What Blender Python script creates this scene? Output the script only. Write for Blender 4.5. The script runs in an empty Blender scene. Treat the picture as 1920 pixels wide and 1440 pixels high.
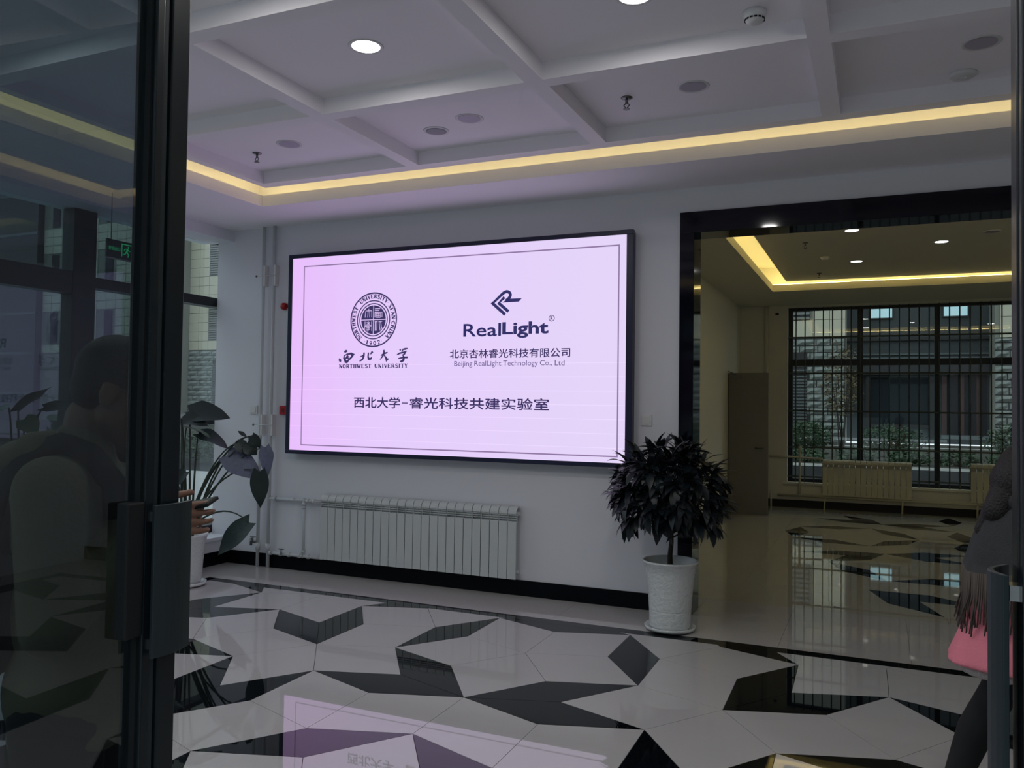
import bpy, bmesh, math, random
import numpy as np
from mathutils import Vector, Matrix, Euler, Quaternion
random.seed(7)
PI = math.pi
sc = bpy.context.scene
COL = sc.collection

# ------------------------------------------------------------------ camera
cam_d = bpy.data.cameras.new('camera')
cam_d.sensor_fit = 'HORIZONTAL'; cam_d.sensor_width = 36.0
cam_d.lens = 1555.5 / 1920 * 36.0
cam_d.clip_start = 0.02; cam_d.clip_end = 400
cam = bpy.data.objects.new('camera', cam_d); COL.objects.link(cam)
yaw, pit, rol = math.radians(23.85), math.radians(1.55), math.radians(0.77)
cy, sy = math.cos(yaw), math.sin(yaw)
fw = Vector((-sy * math.cos(pit), cy * math.cos(pit), math.sin(pit)))
rt = Vector((cy, sy, 0)); up = rt.cross(fw)
rt, up = rt * math.cos(rol) + up * math.sin(rol), -rt * math.sin(rol) + up * math.cos(rol)
R3 = Matrix((rt, up, -fw)).transposed()
cam.matrix_world = Matrix.Translation((0, 0, 1.57)) @ R3.to_4x4()
sc.camera = cam

# ------------------------------------------------------------------ world, exposure
SKY = 1.38
w = bpy.data.worlds.new('sky'); sc.world = w; w.use_nodes = True
nt = w.node_tree; bg = nt.nodes['Background']
bg.inputs[0].default_value = (0.80, 0.90, 1.0, 1); bg.inputs[1].default_value = SKY
sc.view_settings.view_transform = 'Standard'
sc.view_settings.look = 'None'
sc.view_settings.exposure = 0.0
sc.view_settings.gamma = 1.0
sc.view_settings.use_curve_mapping = False
sc.cycles.max_bounces = 10
sc.cycles.diffuse_bounces = 5
sc.cycles.glossy_bounces = 5
sc.cycles.transparent_max_bounces = 16
sc.cycles.sample_clamp_indirect = 4.0
sc.cycles.use_denoising = True
LAMP = 6.2      # watts of one lit downlight
COVE = .54      # strength of the warm strips in the coves
COVE2 = 1.3

# ------------------------------------------------------------------ materials
def lin(c):
    return tuple(((v / 255) / 12.92 if v / 255 <= 0.04045 else ((v / 255 + 0.055) / 1.055) ** 2.4) for v in c)
MAT = {}
def mat(name, rgb, rough=0.5, metal=0.0, emit=None, es=0.0, coat=0.0, noise=0.0, nscale=8.0, bump=0.0, bscale=60.0, spec=0.5, ior=1.5, coatrough=0.03):
    if name in MAT: return MAT[name]
    m = bpy.data.materials.new(name); m.use_nodes = True
    t = m.node_tree; b = t.nodes['Principled BSDF']
    c = lin(rgb)
    b.inputs['Base Color'].default_value = (*c, 1)
    b.inputs['Roughness'].default_value = rough
    b.inputs['Metallic'].default_value = metal
    b.inputs['Specular IOR Level'].default_value = spec
    b.inputs['IOR'].default_value = ior
    b.inputs['Coat Weight'].default_value = coat
    b.inputs['Coat Roughness'].default_value = coatrough
    if emit:
        b.inputs['Emission Color'].default_value = (*lin(emit), 1); b.inputs['Emission Strength'].default_value = es
    if noise or bump:
        tc = t.nodes.new('ShaderNodeTexCoord')
    if noise:
        n = t.nodes.new('ShaderNodeTexNoise'); n.inputs['Scale'].default_value = nscale; n.inputs['Detail'].default_value = 4
        t.links.new(tc.outputs['Object'], n.inputs['Vector'])
        mx = t.nodes.new('ShaderNodeMixRGB'); mx.blend_type = 'MIX'
        mx.inputs[1].default_value = (*[v * (1 - noise) for v in c], 1)
        mx.inputs[2].default_value = (*[min(1, v * (1 + noise)) for v in c], 1)
        t.links.new(n.outputs['Fac'], mx.inputs[0]); t.links.new(mx.outputs[0], b.inputs['Base Color'])
    if bump:
        n2 = t.nodes.new('ShaderNodeTexNoise'); n2.inputs['Scale'].default_value = bscale; n2.inputs['Detail'].default_value = 3
        t.links.new(tc.outputs['Object'], n2.inputs['Vector'])
        bp = t.nodes.new('ShaderNodeBump'); bp.inputs['Strength'].default_value = bump; bp.inputs['Distance'].default_value = 0.01
        t.links.new(n2.outputs['Fac'], bp.inputs['Height']); t.links.new(bp.outputs[0], b.inputs['Normal'])
    MAT[name] = m
    return m

def glass(name, tint, refl, fres=True, gcol=(1, 1, 1)):
    m = bpy.data.materials.new(name); m.use_nodes = True
    t = m.node_tree; t.nodes.clear()
    o = t.nodes.new('ShaderNodeOutputMaterial'); mx = t.nodes.new('ShaderNodeMixShader')
    tr = t.nodes.new('ShaderNodeBsdfTransparent'); tr.inputs[0].default_value = (*tint, 1)
    gl = t.nodes.new('ShaderNodeBsdfGlossy'); gl.inputs['Roughness'].default_value = 0.0; gl.inputs[0].default_value = (*gcol, 1)
    lw = t.nodes.new('ShaderNodeLayerWeight'); lw.inputs[0].default_value = .5
    pw = t.nodes.new('ShaderNodeMath'); pw.operation = 'POWER'; pw.inputs[1].default_value = 5.0
    ma = t.nodes.new('ShaderNodeMath'); ma.operation = 'MULTIPLY_ADD'; ma.inputs[1].default_value = 1.0 - refl; ma.inputs[2].default_value = refl
    ma.use_clamp = True
    t.links.new(lw.outputs['Facing'], pw.inputs[0]); t.links.new(pw.outputs[0], ma.inputs[0]); t.links.new(ma.outputs[0], mx.inputs[0])
    t.links.new(tr.outputs[0], mx.inputs[1]); t.links.new(gl.outputs[0], mx.inputs[2]); t.links.new(mx.outputs[0], o.inputs[0])
    MAT[name] = m
    return m

WALL = mat('white wall paint', (222, 223, 230), 0.75, bump=0.05, bscale=180)
CEIL = mat('white ceiling paint', (240, 236, 241), 0.8)
WALL2 = mat('cream wall paint', (222, 218, 200), 0.75)
BASE = mat('dark stone skirting', (10, 14, 20), 0.3, spec=0.25, ior=1.35)
FRAMEST = mat('black polished stone', (10, 13, 24), 0.06, noise=0.4, nscale=25, ior=1.4)
TILEW = mat('white polished tile', (176, 174, 173), 0.018, noise=0.035, nscale=3, ior=1.58)
TILEB = mat('black polished tile', (10, 13, 17), 0.02, noise=0.35, nscale=14, ior=1.40, spec=.35)
TILEH = mat('grey white speckled tile', (180, 176, 174), 0.03, noise=0.07, nscale=40, ior=1.55)
TILEG = mat('cream polished tile', (176, 172, 158), 0.022, noise=0.05, nscale=20, ior=1.55)
GROUT = mat('dark tile joint', (38, 36, 34), 0.9)
ALU = mat('dark grey aluminium', (24, 32, 36), 0.27, metal=0.0, noise=0.12, nscale=40)
ALUL = mat('grey aluminium leaf', (40, 50, 54), 0.4, metal=0.1)
BLACKAL = mat('black aluminium frame', (20, 24, 32), 0.35)
RUB = mat('black rubber gasket', (9, 11, 13), 0.7)
CHROME = mat('chrome', (190, 190, 190), 0.15, metal=1.0)
STEEL = mat('steel', (120, 120, 120), 0.35, metal=1.0)
ENAM = mat('white radiator enamel', (200, 205, 205), 0.35)
ENAMC = mat('cream radiator enamel', (205, 200, 172), 0.4)
PIPEW = mat('white painted pipe', (196, 200, 202), 0.4)
PLAST = mat('white plastic', (214, 214, 214), 0.4)
GREYPL = mat('grey speaker mesh', (150, 148, 156), 0.6)
REDP = mat('red plastic', (170, 22, 32), 0.35)
BEZEL = mat('dark blue black bezel', (26, 30, 64), 0.35)
CERAM = mat('white glazed ceramic', (212, 216, 216), 0.22, bump=0.9, bscale=38, coat=0.4)
SOIL = mat('dark potting soil', (30, 26, 22), 0.95, bump=0.6, bscale=90)
BARK = mat('brown plant stem', (46, 42, 34), 0.8, bump=0.5, bscale=60)
LEAFD = mat('dark green glossy leaf', (16, 27, 33), 0.42, noise=0.4, nscale=9)
LEAFM = mat('broad dark green leaf', (34, 50, 48), 0.42, noise=0.35, nscale=12, bump=0.3, bscale=25)
LEAFS = mat('silvery leaf underside', (96, 106, 126), 0.5, noise=0.35, nscale=30)
LEAFG = mat('green leaf underside', (58, 84, 58), 0.5, noise=0.3, nscale=14)
PETI = mat('green petiole', (52, 66, 56), 0.5)
DOORM = mat('grey steel door', (116, 114, 104), 0.5)
LIT = mat('lit lamp diffuser', (255, 255, 255), 0.5, emit=(255, 252, 246), es=6.0)
UNLIT = mat('unlit lamp diffuser', (172, 166, 182), 0.45)
WARM = mat('warm light strip', (255, 220, 150), 0.5, emit=(255, 240, 164), es=COVE * 10)
WARM2 = mat('warm light strip in next room', (255, 220, 150), 0.5, emit=(255, 236, 164), es=COVE2 * 10)
SKIN = mat('skin', (132, 94, 78), 0.55)
HAIRB = mat('short black hair', (10, 9, 9), 0.6, bump=0.8, bscale=160)
HAIRR = mat('dark brown long hair', (14, 8, 8), 0.6, bump=0.7, bscale=120)
JACKET = mat('khaki brown jacket cloth', (112, 104, 80), 0.85, bump=0.3, bscale=90, noise=0.12, nscale=7)
DARKCL = mat('black trouser cloth', (12, 13, 16), 0.85)
NYLON = mat('black nylon', (5, 5, 6), 0.8)
PINK = mat('pink wool coat', (216, 122, 138), 0.9, noise=0.08, nscale=12, bump=0.2, bscale=150)
SCARF = mat('charcoal wool shawl', (52, 54, 56), 0.95, noise=0.15, nscale=40, bump=0.3, bscale=200)
FLUFF = mat('white fluffy trim', (168, 160, 158), 0.95, bump=1.0, bscale=90)
SHOE = mat('black shoe leather', (10, 10, 11), 0.4)
PHONEM = mat('phone glass', (10, 26, 24), 0.25)
SIGNG = mat('green exit lettering', (40, 200, 120), 0.5, emit=(40, 210, 130), es=0.55)
STONEF = mat('grey rough stone', (120, 128, 122), 0.9, bump=1.0, bscale=3.0, noise=0.22, nscale=1.5)
PANELB = mat('beige facade panel', (180, 178, 157), 0.7, noise=0.04, nscale=0.8)
JOINT = mat('grey facade joint', (120, 122, 112), 0.9)
DARKW = mat('dark facade glass', (22, 30, 34), 0.6, spec=0.15)
DARKF = mat('dark facade metal', (16, 17, 18), 0.5)
SPAND = mat('grey facade spandrel', (74, 84, 84), 0.5)
BRICKR = mat('brown facade post', (54, 30, 26), 0.6)
REFLP = mat('glowing reflection pane', (150, 190, 200), 0.3, emit=(178, 212, 220), es=0.55)
ASPH = mat('grey outdoor paving', (30, 32, 33), 0.95, noise=0.2, nscale=2, spec=.1)
PAVE = mat('pale outdoor paving', (150, 152, 150), 0.8, noise=0.1, nscale=1)
CURB = mat('white kerb stone', (176, 178, 172), 0.8)
EARTH = mat('planted bed soil', (40, 42, 30), 0.95, noise=0.35, nscale=2)
SHRUB = mat('shrub leaves', (40, 66, 38), 0.7, noise=0.4, nscale=6)
AUTUM = mat('autumn leaves', (92, 82, 56), 0.7, noise=0.4, nscale=6)
GRILLE = mat('olive grey window bars', (74, 82, 72), 0.5)
LEAFGL = glass('tinted reflective door glass', (0.44, 0.52, 0.55), 0.085)
PANE = glass('clear window glass', (0.93, 0.96, 0.94), 0.04)
PANEL_ = glass('left window glass', (0.90, 0.94, 0.93), 0.085)

# ------------------------------------------------------------------ mesh helpers
def wloc(o):
    v = Vector((0, 0, 0))
    while o is not None:
        v = v + o.location; o = o.parent
    return v

class MB:
    """collects shapes in world coordinates, builds one mesh object"""
    def __init__(s): s.v = []; s.f = []; s.sm = []
    def add(s, vs, fs, smooth=False):
        o = len(s.v); s.v += [Vector(p) for p in vs]
        for f in fs: s.f.append(tuple(i + o for i in f)); s.sm.append(smooth)
        return s
    def box(s, x0, x1, y0, y1, z0, z1):
        vs = [(x, y, z) for z in (z0, z1) for y in (y0, y1) for x in (x0, x1)]
        return s.add(vs, [(0, 2, 3, 1), (4, 5, 7, 6), (0, 1, 5, 4), (2, 6, 7, 3), (0, 4, 6, 2), (1, 3, 7, 5)])
    def obox(s, c, ax, ay, az):
        c, ax, ay, az = Vector(c), Vector(ax), Vector(ay), Vector(az)
        vs = [c + ax * i + ay * j + az * k for k in (-1, 1) for j in (-1, 1) for i in (-1, 1)]
        return s.add(vs, [(0, 2, 3, 1), (4, 5, 7, 6), (0, 1, 5, 4), (2, 6, 7, 3), (0, 4, 6, 2), (1, 3, 7, 5)])
    def prism(s, poly, z0, z1):
        n = len(poly)
        a = sum(poly[i][0] * poly[(i + 1) % n][1] - poly[(i + 1) % n][0] * poly[i][1] for i in range(n))
        if a < 0: poly = poly[::-1]
        vs = [(p[0], p[1], z0) for p in poly] + [(p[0], p[1], z1) for p in poly]
        fs = [tuple(range(n - 1, -1, -1)), tuple(range(n, 2 * n))] + [(i, (i + 1) % n, n + (i + 1) % n, n + i) for i in range(n)]
        return s.add(vs, fs)
    def tube(s, pts, r, n=10, cap=True, smooth=True):
        pts = [Vector(p) for p in pts]
        rs = r if isinstance(r, (list, tuple)) else [r] * len(pts)
        vs = []; prev = None
        for i, p in enumerate(pts):
            d = (pts[min(i + 1, len(pts) - 1)] - pts[max(i - 1, 0)]).normalized()
            if prev is None:
                a = Vector((0, 0, 1)) if abs(d.z) < 0.9 else Vector((1, 0, 0))
                u = d.cross(a).normalized()
            else:
                u = (prev - d * prev.dot(d)).normalized()
            prev = u; v = d.cross(u)
            for k in range(n):
                t = 2 * PI * k / n
                vs.append(p + (u * math.cos(t) + v * math.sin(t)) * rs[i])
        fs = []
        for i in range(len(pts) - 1):
            for k in range(n):
                fs.append((i * n + k, i * n + (k + 1) % n, (i + 1) * n + (k + 1) % n, (i + 1) * n + k))
        o = len(s.v); s.add(vs, fs, smooth)
        if cap:
            s.f.append(tuple(o + k for k in range(n - 1, -1, -1))); s.sm.append(False)
            s.f.append(tuple(o + (len(pts) - 1) * n + k for k in range(n))); s.sm.append(False)
        return s
    def lathe(s, prof, c, n=28, axis='z', smooth=True):
        vs = []; cx, cy_, cz = c
        for r, z in prof:
            for k in range(n):
                t = 2 * PI * k / n
                a, b = r * math.cos(t), r * math.sin(t)
                if axis == 'z': vs.append((cx + a, cy_ + b, cz + z))
                elif axis == 'y': vs.append((cx + a, cy_ - z, cz + b))
                else: vs.append((cx + z, cy_ + a, cz + b))
        fs = []
        for i in range(len(prof) - 1):
            for k in range(n):
                fs.append((i * n + k, i * n + (k + 1) % n, (i + 1) * n + (k + 1) % n, (i + 1) * n + k))
        fs.append(tuple(range(n - 1, -1, -1))); fs.append(tuple((len(prof) - 1) * n + k for k in range(n)))
        o = len(s.v); s.add(vs, fs[:-2], smooth); s.add([], []); 
        for f in fs[-2:]: s.f.append(tuple(i + o for i in f)); s.sm.append(False)
        return s
    def ball(s, c, r, n=12, m=8, rot=None):
        c = Vector(c); r = (r, r, r) if not hasattr(r, '__len__') else r
        vs = []
        for j in range(m + 1):
            ph = PI * j / m
            for k in range(n):
                t = 2 * PI * k / n
                p = Vector((r[0] * math.sin(ph) * math.cos(t), r[1] * math.sin(ph) * math.sin(t), r[2] * math.cos(ph)))
                if rot: p = rot @ p
                vs.append(c + p)
        fs = []
        for j in range(m):
            for k in range(n):
                fs.append((j * n + k, (j + 1) * n + k, (j + 1) * n + (k + 1) % n, j * n + (k + 1) % n))
        return s.add(vs, fs, True)
    def mesh(s, name, m, off=Vector((0, 0, 0))):
        me = bpy.data.meshes.new(name)
        me.from_pydata([tuple(p - off) for p in s.v], [], s.f)
        me.polygons.foreach_set('use_smooth', s.sm)
        if isinstance(m, (list, tuple)):
            for q in m: me.materials.append(q)
        else: me.materials.append(m)
        me.update()
        return me
    def build(s, name, m, parent=None, bevel=0.0, origin=None):
        off = wloc(parent) if parent else (Vector(origin) if origin else Vector((0, 0, 0)))
        me = s.mesh(name, m, off)
        o = bpy.data.objects.new(name, me); COL.objects.link(o)
        if parent: o.parent = parent
        else: o.location = off
        if bevel:
            b = o.modifiers.new('bevel', 'BEVEL'); b.width = bevel; b.segments = 2; b.limit_method = 'ANGLE'
        return o

def tag(o, label=None, cat=None, group=None, kind=None):
    if label: o['label'] = label
    if cat: o['category'] = cat
    if group: o['group'] = group
    if kind: o['kind'] = kind
    return o
def thing(name, label, cat, loc=(0, 0, 0), group=None, kind=None):
    o = bpy.data.objects.new(name, None); COL.objects.link(o); o.location = loc
    o.empty_display_size = 0.1
    return tag(o, label, cat, group, kind)
def struct(name, loc=(0, 0, 0)):
    o = bpy.data.objects.new(name, None); COL.objects.link(o); o.location = loc; o['kind'] = 'structure'; return o
def sbuild(mb, name, m, bevel=0.0):
    o = mb.build(name, m, bevel=bevel); o['kind'] = 'structure'; return o
def B(x0, x1, y0, y1, z0, z1): return MB().box(x0, x1, y0, y1, z0, z1)

# ------------------------------------------------------------------ room shell, metres
XL, XR, YF, YB = -5.87, 4.55, 0.45, 6.391     # hall
ZS = 3.279                                      # soffit underside
OX0, OX1, OZ = -1.411, 3.15, 3.09               # opening, outer edge of its stone frame
T2 = 6.62                                        # far face of the dividing wall
R2L, R2R, R2B = -2.10, 5.2, 14.20               # next room

wb = sbuild(MB().box(-6.07, OX0 + .02, YB, T2, 0, 3.75).box(OX1 - .02, XR + .25, YB, T2, 0, 3.75).box(OX0 + .02, OX1 - .02, YB, T2, OZ - .02, 3.75), 'wall_back', WALL)
sbuild(MB().box(R2L - .2, R2L, T2, R2B, 0, 3.75), 'wall_left', WALL2)
sbuild(MB().box(R2R, R2R + .2, T2, R2B, 0, 3.75), 'wall_right', WALL2)
sbuild(MB().box(R2L - .2, -1.36, R2B, R2B + .25, 0, 3.75).box(-1.36, 4.3, R2B, R2B + .25, 3.245, 3.75).box(-1.36, 4.3, R2B, R2B + .25, 0, .40).box(4.3, R2R + .2, R2B, R2B + .25, 0, 3.75), 'wall_far', WALL2)
sbuild(MB().box(XR, XR + .25, YF - .2, YB, 0, 3.75), 'wall_right', WALL)
# left wall of the hall: pier beside the corner, sill under the glass, head above it
sbuild(MB().box(XL - .40, XL, YF - .2, YB, 3.17, 3.75).box(XL - .40, XL, YF - .2, YB, 0, .235), 'wall_left', WALL)
sbuild(MB().box(XL - .35, XL + .03, YF, YB, .235, .270), 'trim_1', WALL, bevel=.004)
# ceilings
ceil = sbuild(MB().box(XL - .25, XR + .25, YF - .2, T2, 3.66, 3.76), 'ceiling', CEIL)
PX0, PX1, PY0, PY1 = -4.70 - .075, 3.45, 1.00, 5.555
LX0, LX1, LY0, LY1 = -4.91, 3.60, .86, 5.68
def ring(name, parent, x0, x1, y0, y1, lx0, lx1, ly0, ly1, z0, z1, m):
    mb = MB().box(x0, lx0, y0, y1, z0, z1).box(lx1, x1, y0, y1, z0, z1).box(lx0, lx1, y0, ly0, z0, z1).box(lx0, lx1, ly1, y1, z0, z1)
    return mb.build(name, m, parent)
ring('soffit', ceil, XL, XR, YF, YB, LX0, LX1, LY0, LY1, ZS, 3.376, CEIL)
ring('soffit_top', ceil, XL, XR, YF, YB, LX0 - .26, LX1 + .26, LY0 - .26, LY1 + .26, 3.376, 3.66, CEIL)
MB().box(PX0, PX1, PY0, PY1, 3.50, 3.66).build('ceiling_panel', CEIL, ceil)
def cove(name, parent, lx0, lx1, ly0, ly1, m, z=3.378, o=.07):
    mb = MB(); t = .02
    mb.box(lx0 - o - t, lx0 - o, ly0 - o, ly1 + o, z, z + .012).box(lx1 + o, lx1 + o + t, ly0 - o, ly1 + o, z, z + .012)
    mb.box(lx0 - o, lx1 + o, ly0 - o - t, ly0 - o, z, z + .012).box(lx0 - o, lx1 + o, ly1 + o, ly1 + o + t, z, z + .012)
    return mb.build(name, m, parent)
cove('light_strip', ceil, LX0, LX1, LY0, LY1, WARM, o=.13)
# coffer beams
bx = [(-4.775, -4.70), (-3.32, -3.212), (-1.832, -1.722), (-.325, -.217), (1.18, 1.29), (2.70, 2.81), (3.37, 3.45)]
by = [(1.00, 1.08), (1.86, 1.97), (3.06, 3.17), (4.262, 4.366), (5.445, 5.555)]
for x0, x1 in bx: B(x0, x1, PY0, PY1, 3.40, 3.50).build('ceiling_beam', CEIL, ceil)
for y0, y1 in by:
    for i in range(len(bx) - 1):
        B(bx[i][1], bx[i + 1][0], y0, y1, 3.40, 3.50).build('ceiling_beam', CEIL, ceil)
# next room ceiling
ceil2 = sbuild(MB().box(R2L - .2, R2R + .2, T2, R2B + .2, 3.66, 3.76), 'ceiling', WALL2)
ring('soffit', ceil2, R2L, R2R, T2, R2B, -1.40, 3.6, 8.29, 12.44, ZS, 3.376, WALL2)
ring('soffit_top', ceil2, R2L, R2R, T2, R2B, -1.62, 3.82, 8.07, 12.66, 3.376, 3.66, WALL2)
MB().box(-1.205, 3.4, 8.80, 12.34, 3.40, 3.66).build('ceiling_panel', WALL2, ceil2)
cove('light_strip', ceil2, -1.40, 3.6, 8.29, 12.44, WARM2)

# skirting
sbuild(MB().box(XL, OX0, YB - .012, YB, 0, .128).box(OX1, XR, YB - .012, YB, 0, .128), 'baseboard_back', BASE)
sbuild(MB().box(XL, XL + .012, YF, YB - .012, 0, .128), 'baseboard_left', BASE)
BASE2 = mat('matt black skirting', (10, 11, 10), 0.6)
sbuild(MB().box(R2L, R2R, R2B - .012, R2B, 0, .12), 'baseboard_far', BASE2)
sbuild(MB().box(R2L, R2L + .012, T2, R2B - .012, 0, .12), 'baseboard_side', BASE2)

# black stone frame of the opening
fr = thing('doorway_surround', 'wide polished black stone surround of the opening into the next room', 'door frame', (OX0, YB, 0))
MB().box(OX0, -1.30, YB - .02, T2 + .02, 0, 2.925).build('jamb', FRAMEST, fr, bevel=.003)
MB().box(OX1 - .11, OX1, YB - .02, T2 + .02, 0, 2.925).build('jamb', FRAMEST, fr, bevel=.003)
MB().box(OX0, OX1, YB - .02, T2 + .02, 2.925, OZ).build('lintel', FRAMEST, fr, bevel=.003)

# ------------------------------------------------------------------ floors
floor1 = sbuild(MB().box(XL - .3, XR + .3, YF - .2, 7.0, -.12, -.012), 'floor', GROUT)
floor2 = sbuild(MB().box(R2L - .2, R2R + .2, 7.0, R2B + .2, -.12, -.012), 'floor', GROUT)
def clip(poly, x0, x1, y0, y1):
    def cut(P, ins, inter):
        out = []
        for i in range(len(P)):
            a, b = P[i], P[(i + 1) % len(P)]
            if ins(a):
                out.append(a)
                if not ins(b): out.append(inter(a, b))
            elif ins(b): out.append(inter(a, b))
        return out
    def ix(c): return lambda a, b: (c, a[1] + (b[1] - a[1]) * (c - a[0]) / (b[0] - a[0]))
    def iy(c): return lambda a, b: (a[0] + (b[0] - a[0]) * (c - a[1]) / (b[1] - a[1]), c)
    P = poly
    for ins, it in ((lambda p: p[0] >= x0, ix(x0)), (lambda p: p[0] <= x1, ix(x1)), (lambda p: p[1] >= y0, iy(y0)), (lambda p: p[1] <= y1, iy(y1))):
        if len(P) < 3: return []
        P = cut(P, ins, it)
    Q = []
    for p in P:
        if not Q or (abs(p[0] - Q[-1][0]) + abs(p[1] - Q[-1][1])) > 1e-4: Q.append(p)
    return Q if len(Q) >= 3 else []
def area(P): return abs(sum(P[i][0] * P[(i + 1) % len(P)][1] - P[(i + 1) % len(P)][0] * P[i][1] for i in range(len(P)))) / 2
def shrink(P, d):
    n = len(P); s = sum(P[i][0] * P[(i + 1) % n][1] - P[(i + 1) % n][0] * P[i][1] for i in range(n))
    if s < 0: P = P[::-1]
    lines = []
    for i in range(n):
        a, b = Vector((P[i][0], P[i][1])), Vector((P[(i + 1) % n][0], P[(i + 1) % n][1]))
        t = (b - a).normalized(); nn = Vector((-t.y, t.x)); lines.append((a + nn * d, t))
    out = []
    for i in range(n):
        (p, t), (q, u) = lines[i - 1], lines[i]
        den = t.x * u.y - t.y * u.x
        if abs(den) < 1e-6: out.append((q.x, q.y)); continue
        k = ((q.x - p.x) * u.y - (q.y - p.y) * u.x) / den
        pt = p + t * k
        o = Vector((P[i][0], P[i][1]))
        if (pt - o).length > 12 * d: pt = o + (pt - o).normalized() * 12 * d
        out.append((pt.x, pt.y))
    return out
def tile(parent, P, m, joint=.0014):
    if area(P) < 1e-4: return
    MB().prism(shrink(P, joint), -.012, 0).build('floor_tile', m, parent)

GAM = np.array([.137, .291, -.083, .411, 0.]); GAM[4] = -GAM[:4].sum()
ZZ = np.exp(2j * PI * np.arange(5) / 5)
def rhombs(rot, M, rect, pad=.7):
    """aperiodic rhomb paving (multigrid construction) mapped to the floor by the 2x3 matrix M"""
    out = []
    N = 22; ks = np.arange(-N, N + 1)
    e = np.exp(1j * rot)
    for r in range(5):
        for s in range(r + 1, 5):
            kr, ksn = np.meshgrid(ks, ks, indexing='ij')
            a = kr - GAM[r]; b = ksn - GAM[s]
            det = ZZ[r].real * ZZ[s].imag - ZZ[r].imag * ZZ[s].real
            x = (a * ZZ[s].imag - b * ZZ[r].imag) / det; y = (b * ZZ[r].real - a * ZZ[s].real) / det
            p = x + 1j * y
            K = np.stack([np.ceil((p * np.conj(ZZ[t])).real + GAM[t] - 1e-9) for t in range(5)], -1)
            K[..., r] = kr; K[..., s] = ksn
            base = (K @ ZZ) * e
            X = base.real * M[0][0] + base.imag * M[1][0] + M[2][0]; Y = base.real * M[0][1] + base.imag * M[1][1] + M[2][1]
            ok = (X > rect[0] - pad) & (X < rect[1] + pad) & (Y > rect[2] - pad) & (Y < rect[3] + pad)
            thin = (s - r) in (2, 3)
            for i, j in zip(*np.nonzero(ok)):
                P = []
                for dr, ds in ((0, 0), (1, 0), (1, 1), (0, 1)):
                    q = base[i, j] + (dr * ZZ[r] + ds * ZZ[s]) * e
                    P.append((q.real * M[0][0] + q.imag * M[1][0] + M[2][0], q.real * M[0][1] + q.imag * M[1][1] + M[2][1]))
                out.append((thin, P))
    return out
F1 = (-5.398, 4.1, .62, 5.665)
for thin, P in rhombs(PI / 2 + PI / 5, [[.5251, -.0072], [-.009, .5491], [-1.894, 13.7763]], F1):
    Q = clip(P, *F1)
    if Q and area(Q) > 2e-4: tile(floor1, Q, TILEB if thin else TILEW)
for r in ((-5.50, 4.2, 5.665, 5.775), (-5.50, -5.398, .62, 5.665), (4.1, 4.2, .62, 5.665)):
    x0, x1, y0, y1 = r
    if x1 - x0 > y1 - y0:
        n = 8; 
        for i in range(n): tile(floor1, [(x0 + (x1 - x0) * i / n, y0), (x0 + (x1 - x0) * (i + 1) / n, y0), (x0 + (x1 - x0) * (i + 1) / n, y1), (x0 + (x1 - x0) * i / n, y1)], TILEB, .0002)
    else: tile(floor1, [(x0, y0), (x1, y0), (x1, y1), (x0, y1)], TILEB, .0002)
def grid(parent, x0, x1, y0, y1, sx, sy, m, ox=0, oy=0):
    x = x0
    while x < x1 - 1e-4:
        xn = min(x1, (math.floor((x - ox) / sx + 1e-6) + 1) * sx + ox)
        y = y0
        while y < y1 - 1e-4:
            yn = min(y1, (math.floor((y - oy) / sy + 1e-6) + 1) * sy + oy)
            tile(parent, [(x, y), (xn, y), (xn, yn), (x, yn)], m, .0008)
            y = yn
        x = xn
grid(floor1, XL, XR, 5.775, YB, .8, .8, TILEH, -.61, 5.775)
grid(floor1, -1.30, OX1 - .11, YB, 7.0, .8, .8, TILEH, -.61, 5.775)
grid(floor1, R2L, -1.30, T2, 7.0, .8, .8, TILEH, -.61, 5.775)
grid(floor1, XL, -5.50, YF, 5.775, .8, .8, TILEH)
grid(floor1, 4.2, XR, YF, 5.775, .8, .8, TILEH)
grid(floor1, -5.5, 4.2, YF, .62, .8, .8, TILEH)
F2 = (-1.12, 3.4, 7.15, 13.95)
for thin, P in rhombs(0, [[.4855, -.0022], [-.0008, .5169], [-3.9011, 13.7707]], F2):
    Q = clip(P, *F2)
    whole = Q and abs(area(Q) - area(P)) < 1e-4
    if Q and area(Q) > 2e-4: tile(floor2, Q, TILEB if (thin and whole and not (sum(p[1] for p in P) / 4 < 9.7 and sum(p[0] for p in P) / 4 < -.62) and not (sum(p[1] for p in P) / 4 < 8.55 and sum(p[0] for p in P) / 4 < -.05)) else TILEG, .0006)
grid(floor2, R2L, F2[0], 7.0, R2B, .8, .8, TILEG, -1.12, 7.0)
grid(floor2, F2[0], R2R, 7.0, F2[2], .8, .8, TILEG, -1.12, 7.0)
grid(floor2, F2[1], R2R, F2[2], R2B, .8, .8, TILEG, -1.12, 7.0)
grid(floor2, F2[0], F2[1], F2[3], R2B, .8, .8, TILEG, -1.12, 7.0)

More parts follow.
